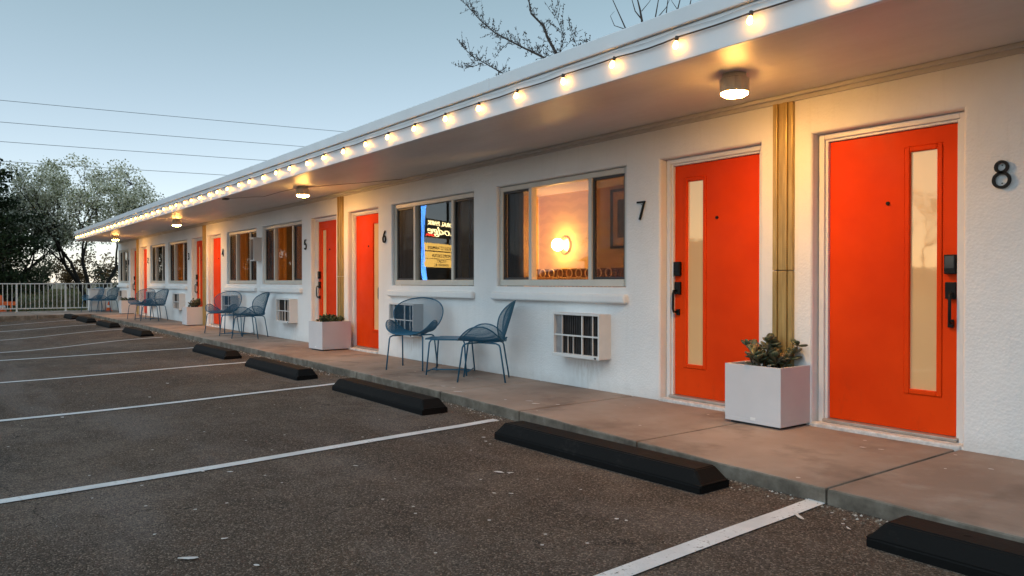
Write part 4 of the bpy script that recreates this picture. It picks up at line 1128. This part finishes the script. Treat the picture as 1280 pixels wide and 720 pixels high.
bare_tree(tuple(base), [([base, base + Vector((.1, 0, 3)), fork], .17, 0),
    ([fork, py(697, 70, A), py(684, 46, A), py(680, 33, A), py(664, 17, A - .2), py(661, 0, A - .3), py(655, -26, A - .3)], .075, .7),
    ([fork, py(682, 73, A), py(655, 60, A + .3), py(620, 42, A + .6), py(600, 25, A + .8), py(580, 3, A + 1.)], .06, 1.),
    ([fork + Vector((0, 0, -.3)), py(640, 98, A - .4), py(615, 84, A - .3), py(590, 70, A), py(577, 57, A + .2)], .045, .9),
    ([py(603, 79, A - .1), py(592, 83, A), py(573, 84, A)], .018, .7),
    ([py(640, 50, A + .4), py(626, 62, A + .3), py(618, 74, A + .2)], .018, .5),
    ([fork, py(700, 66, A + .4), py(705, 45, A + .5), py(693, 14, A + .6)], .03, 1.1),
    ([fork, py(722, 60, A + .6), py(712, 35, A + .8)], .022, .8), ([fork, py(738, 55, A), py(728, 50, A)], .02, .7)],
    'bare budding tree whose spreading branches rise over the roof', 3)
A = 9.
base = Vector((-13.2, 9.3, -.28)); f2 = py(802, 60, A) + Vector((0, .1, -.9))
bare_tree(tuple(base), [([base, base + Vector((0, 0, 3)), f2], .13, 0),
    ([f2, py(783, 38, A), py(775, 20, A), py(766, 0, A), py(755, -30, A)], .032, 0), ([py(783, 37, A), py(768, 32, A), py(763, 20, A), py(768, 14, A)], .018, 0),
    ([f2, py(803, 29, A), py(800, 12, A), py(797, 0, A), py(792, -30, A)], .05, 0), ([py(802, 24, A), py(794, 14, A), py(790, 0, A), py(786, -20, A)], .025, 0), ([py(802, 14, A), py(812, 2, A), py(820, -15, A)], .014, 0)],
    'bare tree with upright forked stems above the roof', 9)
base = Vector((-11.6, 9.6, -.28)); f3 = py(830, 55, A + .3) + Vector((0, .1, -.9))
bare_tree(tuple(base), [([base, base + Vector((0, 0, 3)), f3], .12, 0),
    ([f3, py(819, 23, A), py(823, 0, A), py(826, -25, A)], .032, 0), ([f3, py(833, 15, A), py(836, -10, A)], .03, 0), ([py(822, 22, A), py(833, 9, A), py(840, -8, A)], .018, 0),
    ([f3, py(847, 12, A), py(851, -4, A), py(858, -30, A)], .03, 0), ([f3, py(862, 8, A), py(866, -10, A)], .034, 0), ([py(847, 12, A), py(840, 2, A), py(838, -6, A)], .012, 0)],
    'bare tree with several thin parallel stems beside the roof edge', 10)

# ------------------------------------------------------------------ power lines
WL = ['topmost power line crossing the sky', 'second power line from the top, below the topmost wire', 'third power line from the top', 'lowest power line, just above the pear trees']
wd = Vector((.153, .988, 0)).normalized()
for i, (y, dz) in enumerate(((144, 0), (169, 0), (191.4, 0), (214, 0))):
    d = fwd + right * ((200 - 640) / F) + up * ((360 - y) / F); t_ = -60 / d.x; c = Vector((0, -D, H)) + d * t_
    g = MB(); pts = []
    for k in range(25):
        q = lerp(-60, 70, k / 24); p = c + wd * q; p.z += .6 * ((q / 60.) ** 2); pts.append(p)
    g.tube(pts, .017, 5, caps=False)
    tag(g.build('power_line', M['wire']), WL[i], 'power line', 'power lines')

# ------------------------------------------------------------------ roadside sign out in the lot (seen mirrored in window 6)
A_, B_ = Vector((-26.12, -9.85, 0)), Vector((-27.65, -12.31, 0))
ex = (A_ - B_).normalized(); W_ = (A_ - B_).length
sg = empty('motel_sign', tuple(B_), math.atan2(ex.y, ex.x), 'tall roadside neon sign with a blue arrow and a yellow letter board', 'sign')
g = MB(); g.tube([(.55, .15, -.3), (.55, .15, 4.9)], .06, 10); g.tube([(W_ - .12, .15, -.3), (W_ - .12, .15, 3.9)], .06, 10); g.build('pole', M['sign_face'], sg)
g = MB(); g.box(0, 0, 3.0, W_, .3, 3.71, 0, .01); g.build('name_panel', M['sign_face'], sg)
g = MB(); g.box(.05, .0, 1.80, W_ - .02, .28, 2.745, 0, .01); g.build('letter_board', M['marquee'], sg)
g = MB(); g.box(.05, -.01, 2.41, W_ - .02, -.002, 2.45); g.box(.05, -.01, 2.12, W_ - .02, -.002, 2.14); g.build('board_track', M['sign_face'], sg)
g = MB()
c = [(W_ - .10, 4.75), (W_ + .22, 3.9), (W_ + .38, 3.1), (W_ + .34, 2.4), (W_ + .12, 1.6), (W_ - .30, .75)]
def spl(t_):
    t_ = max(0., min(4.999, t_)); i = int(t_); f = t_ - i; p0, p1, p2, p3 = c[max(0, i - 1)], c[i], c[i + 1], c[min(5, i + 2)]
    return tuple(.5 * ((2 * p1[q]) + (p2[q] - p0[q]) * f + (2 * p0[q] - 5 * p1[q] + 4 * p2[q] - p3[q]) * f * f + (3 * p1[q] - p0[q] - 3 * p2[q] + p3[q]) * f ** 3) for q in (0, 1))
vs = []; fs = []; n_ = 24
for i in range(n_ + 1):
    x, z = spl(5 * i / n_); h_ = .34 * math.sin(PI * min(1, (i + 1.5) / (n_ + 1.5))) ** .7 + .03
    vs += [(x - h_, .05, z), (x + h_ * .6, .05, z), (x - h_, .25, z), (x + h_ * .6, .25, z)]
for i in range(n_):
    o_ = 4 * i; fs += [(o_, o_ + 1, o_ + 5, o_ + 4), (o_ + 2, o_ + 6, o_ + 7, o_ + 3), (o_, o_ + 4, o_ + 6, o_ + 2), (o_ + 1, o_ + 3, o_ + 7, o_ + 5)]
g.add(vs, fs + [(0, 2, 3, 1), (4 * n_, 4 * n_ + 1, 4 * n_ + 3, 4 * n_ + 2)]); g.build('arrow', M['sign_blue'], sg)
for k in range(5):
    g = MB(); pts = []
    for i in range(n_ + 1):
        x, z = spl(5 * i / n_); h_ = .34 * math.sin(PI * min(1, (i + 1.5) / (n_ + 1.5))) ** .7 + .03; pts.append((lerp(x - h_ * .9, x + h_ * .5, k / 4), .02, z))
    g.tube(pts, .02, 6); g.build('neon_tube', M['neon_blue'], sg)
def text(name, s, x, z, size, material, ext=.006, shear=0., y=-.012, wid=1.):
    cu = bpy.data.curves.new('t', 'FONT'); cu.body = s; cu.size = size; cu.extrude = ext; cu.align_x = 'CENTER'; cu.shear = shear; cu.resolution_u = 3
    tmp = bpy.data.objects.new('t', cu); COL.objects.link(tmp); dg = bpy.context.evaluated_depsgraph_get(); me = bpy.data.meshes.new_from_object(tmp.evaluated_get(dg))
    bpy.data.objects.remove(tmp); bpy.data.curves.remove(cu)
    me.name = name; me.materials.clear(); me.materials.append(material)
    xs_ = [v.co.x for v in me.vertices]; lo, hi = min(xs_), max(xs_); sx = wid / (hi - lo)
    for v in me.vertices: q = v.co; v.co = Vector((x + (q.x - (lo + hi) / 2) * sx, y - q.z, z + q.y))
    o = bpy.data.objects.new(name, me); COL.objects.link(o); o.parent = sg
    return o
text('lettering', 'CORAL PARK', W_ / 2 - .05, 3.47, .25, M['neon_cream'], .012, wid=2.55)
text('lettering', 'Lodge', W_ / 2 - .02, 3.12, .44, M['neon_cream'], .012, .25, wid=2.5)
text('lettering', 'OPEN', W_ - .45, 3.02, .13, M['neon_red'], .01, wid=.7)
for s_, z, q, wd_ in (('UNCLE ST RAMAN', 2.50, .2, 2.35), ('MORE EXTRA', 2.19, .2, 1.7), ('STORY', 1.98, .16, .8), ('ADVENTURE', 1.83, .16, 1.3)):
    text('lettering', s_, W_ / 2, z, q, M['letter_black'], .004, y=-.006, wid=wd_)

g = MB(); vs = []; n_ = 160
for i in range(n_ + 1):
    x = lerp(-260, 160, i / n_); h = 2.2 + .7 * math.sin(x * .11) + .5 * math.sin(x * .37 + 1) + .25 * math.sin(x * 1.3)
    vs += [(x, -74, -.4), (x, -80, h), (x, -110, h * .8), (x, -130, -.4)]
g.add(vs, [(4 * i + k, 4 * i + 4 + k, 4 * i + 5 + k, 4 * i + 1 + k) for i in range(n_) for k in range(3)], 0, True)
tag(g.build('hills', M['hill']), kind='structure')
# ------------------------------------------------------------------ things across the street (seen only as reflections)
g = MB(); g.box(-200, -24, -.27, 150, -15.5, -.262); tag(g.build('street', M['road']), kind='structure')
for i, (x, y, s_) in enumerate(((-16, -30, 1.), (-9, -33, 1.15), (-24, -34, .95), (-36, -31, 1.1), (-50, -27, 1.0))):
    r_ = random.Random(80 + i); o = empty('street_tree', (x, y, -.28), 0, ['bare street tree across the road opposite door 7', 'taller bare street tree across the road opposite door 8', 'bare street tree across the road behind the neon sign', 'bare street tree across the road opposite room 4', 'bare street tree across the road opposite the far rooms'][i], 'tree', 'street trees across the road')
    tb = MB(); cr = MB(); tips = []; grow(tb, tips, (0, 0, 0), (.05, 0, 1), 1.7 * s_, .16, 5, r_, .55, .3, kids=(2, 3), shrink=.74)
    for p, d in tips: leafcloud(cr, p, .35, 5, .13, r_)
    tb.build('trunk', M['bark2'], o); cr.build('crown', M['rust'], o)
for i, (x0, x1, y, h, l) in enumerate(((-48, -33, -38, 3.2, 'low brown house across the road'), (-8, 4, -40, 3.4, 'low tan house with dark roof across the road'), (-90, -62, -34, 3.6, 'long low building far down the road'))):
    o = empty('house', (x0, y, -.28), 0, l, 'house', 'houses across the road'); g = MB(); w_ = x1 - x0
    g.box(0, -8, 0, w_, 0, h); g.build('wall', M['house'], o); g = MB()
    g.add([(-.5, -8.5, h), (w_ + .5, -8.5, h), (w_ + .5, .5, h), (-.5, .5, h), (-.5, -4, h + 1.6), (w_ + .5, -4, h + 1.6)], [(0, 1, 5, 4), (2, 3, 4, 5), (0, 4, 3), (1, 2, 5), (0, 3, 2, 1)]); g.build('roof', M['house_roof'], o)
    for k in range(int(w_ / 3)):
        g = MB(); g.box(1 + k * 3, .005, 1., 2.2 + k * 3, .05, 2.2); g.build('window', M['lens_black'], o)

nb = empty('side_light_blocker', (9.5, -16, -.28), 0, 'unseen tan block added beyond the near end of the motel to dim and warm side light', 'building')  # added out of view: blocks low sky at this end and warms the bounce
g = MB(); g.box(0, 0, 0, 9, 16, 5.6); g.build('wall', M['house'], nb); g = MB(); g.box(-.4, -.4, 5.6, 9.4, 16.4, 5.9, 0, .02); g.build('roof', M['house_roof'], nb)
for y_ in (2, 6, 10):
    for z_ in (1., 3.7):
        g = MB(); g.box(-.03, y_, z_, .01, y_ + 1.4, z_ + 1.3, 0, .005); g.build('window', M['lens_black'], nb)
# ------------------------------------------------------------------ sky and sun (dusk: the sun has just gone down beyond the near end of the building)
wld = bpy.data.worlds.new('World'); sc.world = wld; wld.use_nodes = True
nt = wld.node_tree; bg = nt.nodes['Background']
sky = nt.nodes.new('ShaderNodeTexSky'); sky.sky_type = 'NISHITA'; sky.sun_disc = False
SUN_AZ = R(-80)   # direction towards the sunset, measured from +X towards +Y
SUN_EL = R(48.0)
sky.sun_elevation = SUN_EL; sky.sun_rotation = PI / 2 - SUN_AZ
sky.altitude = 1400; sky.air_density = 1.0; sky.dust_density = .6; sky.ozone_density = 1.0
hs = nt.nodes.new('ShaderNodeHueSaturation'); hs.inputs['Saturation'].default_value = .66
nt.links.new(sky.outputs[0], hs.inputs['Color'])
tc = nt.nodes.new('ShaderNodeTexCoord'); sx = nt.nodes.new('ShaderNodeSeparateXYZ'); nt.links.new(tc.outputs['Generated'], sx.inputs[0])
rp = nt.nodes.new('ShaderNodeValToRGB'); nt.links.new(sx.outputs[2], rp.inputs[0])
e = rp.color_ramp.elements; e[0].position = .0; e[0].color = (1.06, .985, .97, 1); e[1].position = .42; e[1].color = (.86, 1.03, .86, 1)
mu = nt.nodes.new('ShaderNodeMix'); mu.data_type = 'RGBA'; mu.blend_type = 'MULTIPLY'; mu.inputs[0].default_value = 1
nt.links.new(hs.outputs[0], mu.inputs[6]); nt.links.new(rp.outputs[0], mu.inputs[7])
nt.links.new(mu.outputs[2], bg.inputs[0]); bg.inputs[1].default_value = .097
sd = bpy.data.lights.new('sun', 'SUN'); sun = bpy.data.objects.new('sun', sd); COL.objects.link(sun)
sd.energy = .62; sd.angle = R(60); sd.color = (.74, .88, 1.)
dirv = Vector((math.cos(SUN_AZ) * math.cos(R(52)), math.sin(SUN_AZ) * math.cos(R(52)), math.sin(R(52))))
sun.rotation_euler = dirv.to_track_quat('Z', 'Y').to_euler()

sc.view_settings.view_transform = 'Standard'; sc.view_settings.look = 'None'; sc.view_settings.gamma = 1; sc.view_settings.use_curve_mapping = False
sc.view_settings.exposure = .86
sc.cycles.use_denoising = True
sc.cycles.max_bounces = 8; sc.cycles.diffuse_bounces = 4; sc.cycles.glossy_bounces = 4; sc.cycles.transparent_max_bounces = 12; sc.cycles.transmission_bounces = 4
sc.cycles.sample_clamp_indirect = 6.0
sc.cycles.use_light_tree = True
